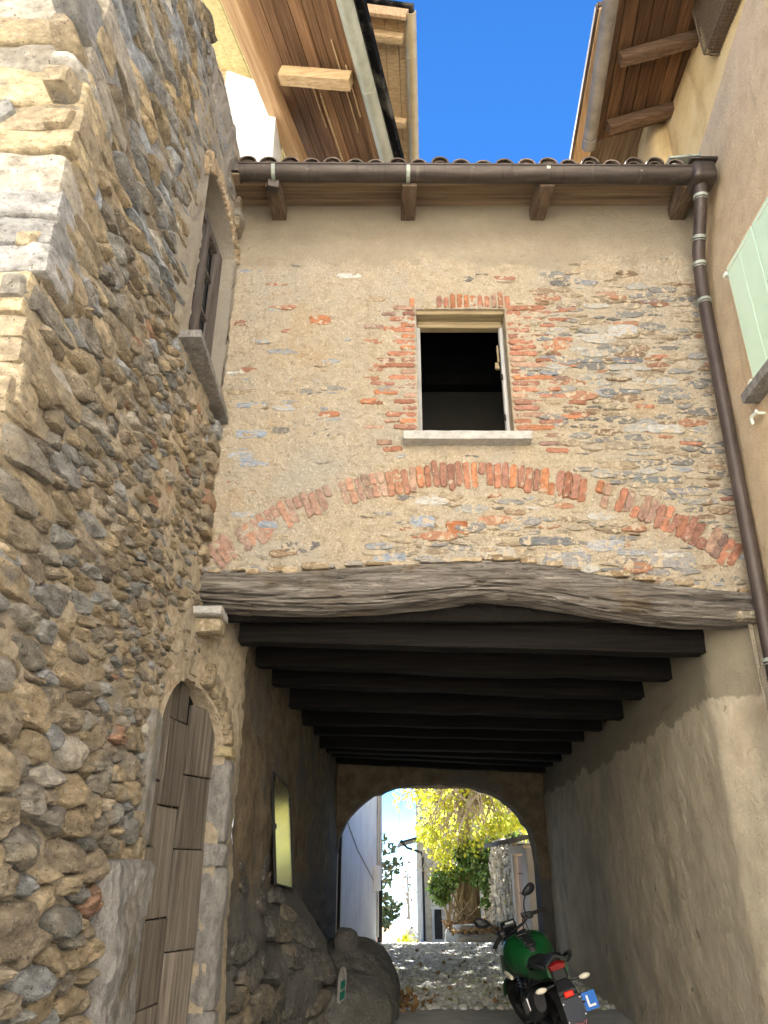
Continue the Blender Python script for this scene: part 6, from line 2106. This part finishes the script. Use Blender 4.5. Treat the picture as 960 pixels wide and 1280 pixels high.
twig_tree('bare_tree', 'leafless pale tree far off between the white house and the cottage', 0, (1.5, 55, -4.2),
          [(505, 1110, 55, 0.9, 8), (515, 1100, 55, 1.0, 8), (522, 1120, 55, 0.8, 6), (500, 1130, 55, 0.8, 5), (512, 1130, 55, 0.8, 0), (520, 1145, 55, 0.7, 0), (505, 1085, 55, 0.8, 6), (525, 1095, 55, 0.7, 6), (496, 1100, 55, 0.6, 5), (508, 1150, 55, 0.7, 0)],
          M['litter'], 0.25, 83, M['twig'])
for nm, lb, xa, xb, Yh, ze, zr, mt in (('tiled_house', 'distant house with a broad orange tiled roof below the alley crest', 466, 506, 62, at(480, 1182, 62).z, at(480, 1158, 62).z, 0),
                                      ('gabled_house', 'distant pale gabled house with yellow shrubbery before it', 498, 532, 46, at(510, 1184, 46).z, at(515, 1163, 46).z, 1)):
    h_ = thing(nm, lb, 'house', (at((xa + xb) / 2, 1170, Yh).x, Yh, -6))
    X0, X1 = at(xa, 1170, Yh).x, at(xb, 1170, Yh).x
    m = MB()
    m.box(((X0 + X1) / 2, Yh + 3, (ze - 7) / 2), (X1 - X0, 5, ze + 7), None, 0.02)
    if mt:
        m.add([(X0, Yh + .48, ze - .05), (X1, Yh + .48, ze - .05), ((X0 + X1) / 2, Yh + .48, zr)], [(0, 1, 2)])
    m.build('wall', M['white_wall'], h_)
    m = MB()
    if mt:
        xm = (X0 + X1) / 2
        for sg, xe in ((-1, X0), (1, X1)):
            e = Vector((xm - xe, 0, zr - ze))
            m.box(((xm + xe) / 2 + sg * 0.05, Yh + 3, (zr + ze) / 2 + 0.06), (e.length + 0.3, 5.6, 0.1), axes(e, (0, 1, 0)), 0.01)
    else:
        m.add([(X0 - .3, Yh, ze), (X1 + .3, Yh, ze), (X1 + .3, Yh + 3, zr), (X0 - .3, Yh + 3, zr), (X1 + .3, Yh + 6, ze), (X0 - .3, Yh + 6, ze)], [(0, 1, 2, 3), (3, 2, 4, 5)])
    m.build('roof', M['pink_post'] if mt else M['far_roof'], h_)
sh_ = MB()
leaves(sh_, blob_points(rgT, [tuple(at(510, 1180, 42)), tuple(at(503, 1183, 42))], [0.5, 0.45], 260), 0.2, 88, (1, 1, 1), 0.3, 0.2, 1.4)
o_ = sh_.build('yellow_shrub', M['leaf_yellow'], None, smooth=0, org=tuple(at(508, 1186, 42)))
tag(o_, 'rounded yellow shrub in front of the distant gabled house', 'shrub')

# fallen leaves
lt_ = MB()
pts = []
for _ in range(80):
    x = rgT.normal(0.25, 0.2); y = rgT.normal(11.6, 0.35)
    pts.append((x, y, 0.02 + 0.05 * abs(rgT.normal())))
for _ in range(1000):
    x = rgT.uniform(1.7, 3.0); y = rgT.uniform(21.5, 25.5)
    pts.append((x, y, max(0.14 - 0.6 * max(0, 1.75 - x), float(gz_(x, y)) + 0.03) + rgT.uniform(0, 0.04)))
for _ in range(60):
    x = rgT.uniform(0.4, 3.0) ** 1.0; y = rgT.uniform(11.4, 21)
    pts.append((x, y, float(gz_(x, y)) + 0.035))
leaves(lt_, pts, 0.09, 90, (1, 1, 1), 0.4, 0.1, 1.4)
o_ = lt_.build('leaf_litter', M['litter'], None, smooth=0)
o_['kind'] = 'stuff'
gm_ = MB()
pts = [(rgT.uniform(1.4, 2.9), rgT.uniform(11.6, 19), 0.01) for _ in range(260)]
leaves(gm_, pts, 0.055, 91, (1, 1, 1), 0.4, -1.6, 3)
o_ = gm_.build('grass', M['leaf_green'], None, smooth=0)
o_['kind'] = 'stuff'

# ------------------------------------------------------------------ the square behind the camera: unseen house fronts added to bounce sun
def add_bounce_house(label, x0, x1, y, h, seed, mat, nwin, doorx):
    t = thing('bounce_house', label, 'house', ((x0 + x1) / 2, y, 0))
    m = MB()
    m.box(((x0 + x1) / 2, y - 4, h / 2), (x1 - x0, 8, h), None, 0.03)
    m.build('wall', mat, t)
    m = MB()
    m.box(((x0 + x1) / 2, y - 4, h + 0.15), (x1 - x0 + 0.3, 9.0, 0.3), None, 0.03)
    m.build('roof', M['tile'], t)
    for fl in range(int(h / 3)):
        for k in range(nwin):
            x = x0 + (x1 - x0) * (k + 0.5) / nwin
            z = 1.7 + fl * 3
            if fl == 0 and k == doorx:
                d = MB(); d.box((x, y + 0.02, 1.1), (1.1, 0.08, 2.2), None, 0.01); d.build('door', M['door_wood'], t)
                continue
            d = MB()
            for sx in (-1, 1):
                d.box((x + sx * 0.45, y + 0.02, z), (0.08, 0.1, 1.3), None, 0.01)
            d.box((x, y + 0.02, z + 0.66), (0.98, 0.1, 0.08), None, 0.01); d.box((x, y + 0.05, z - 0.68), (1.1, 0.2, 0.08), None, 0.01)
            w_ = d.build('window', M['white_wall'], t)
            d = MB(); d.box((x, y + 0.012, z), (0.82, 0.04, 1.26), None, 0.004); d.build('pane', M['glass'], w_)
    return t
add_bounce_house('cream rendered bounce house, added out of view, with three window bays across the square', -9, -0.3, -6.6, 13.5, 1, M['cream'], 3, 1)
add_bounce_house('taller cream bounce house, added out of view, with four window bays across the square', -0.2, 12, -6.5, 15.5, 2, M['cream'], 4, 2)
add_bounce_house('low white bounce house, added out of view, with two bays on the far corner of the square', -18, -9.1, -6, 10.0, 3, M['white_wall'], 2, 0)
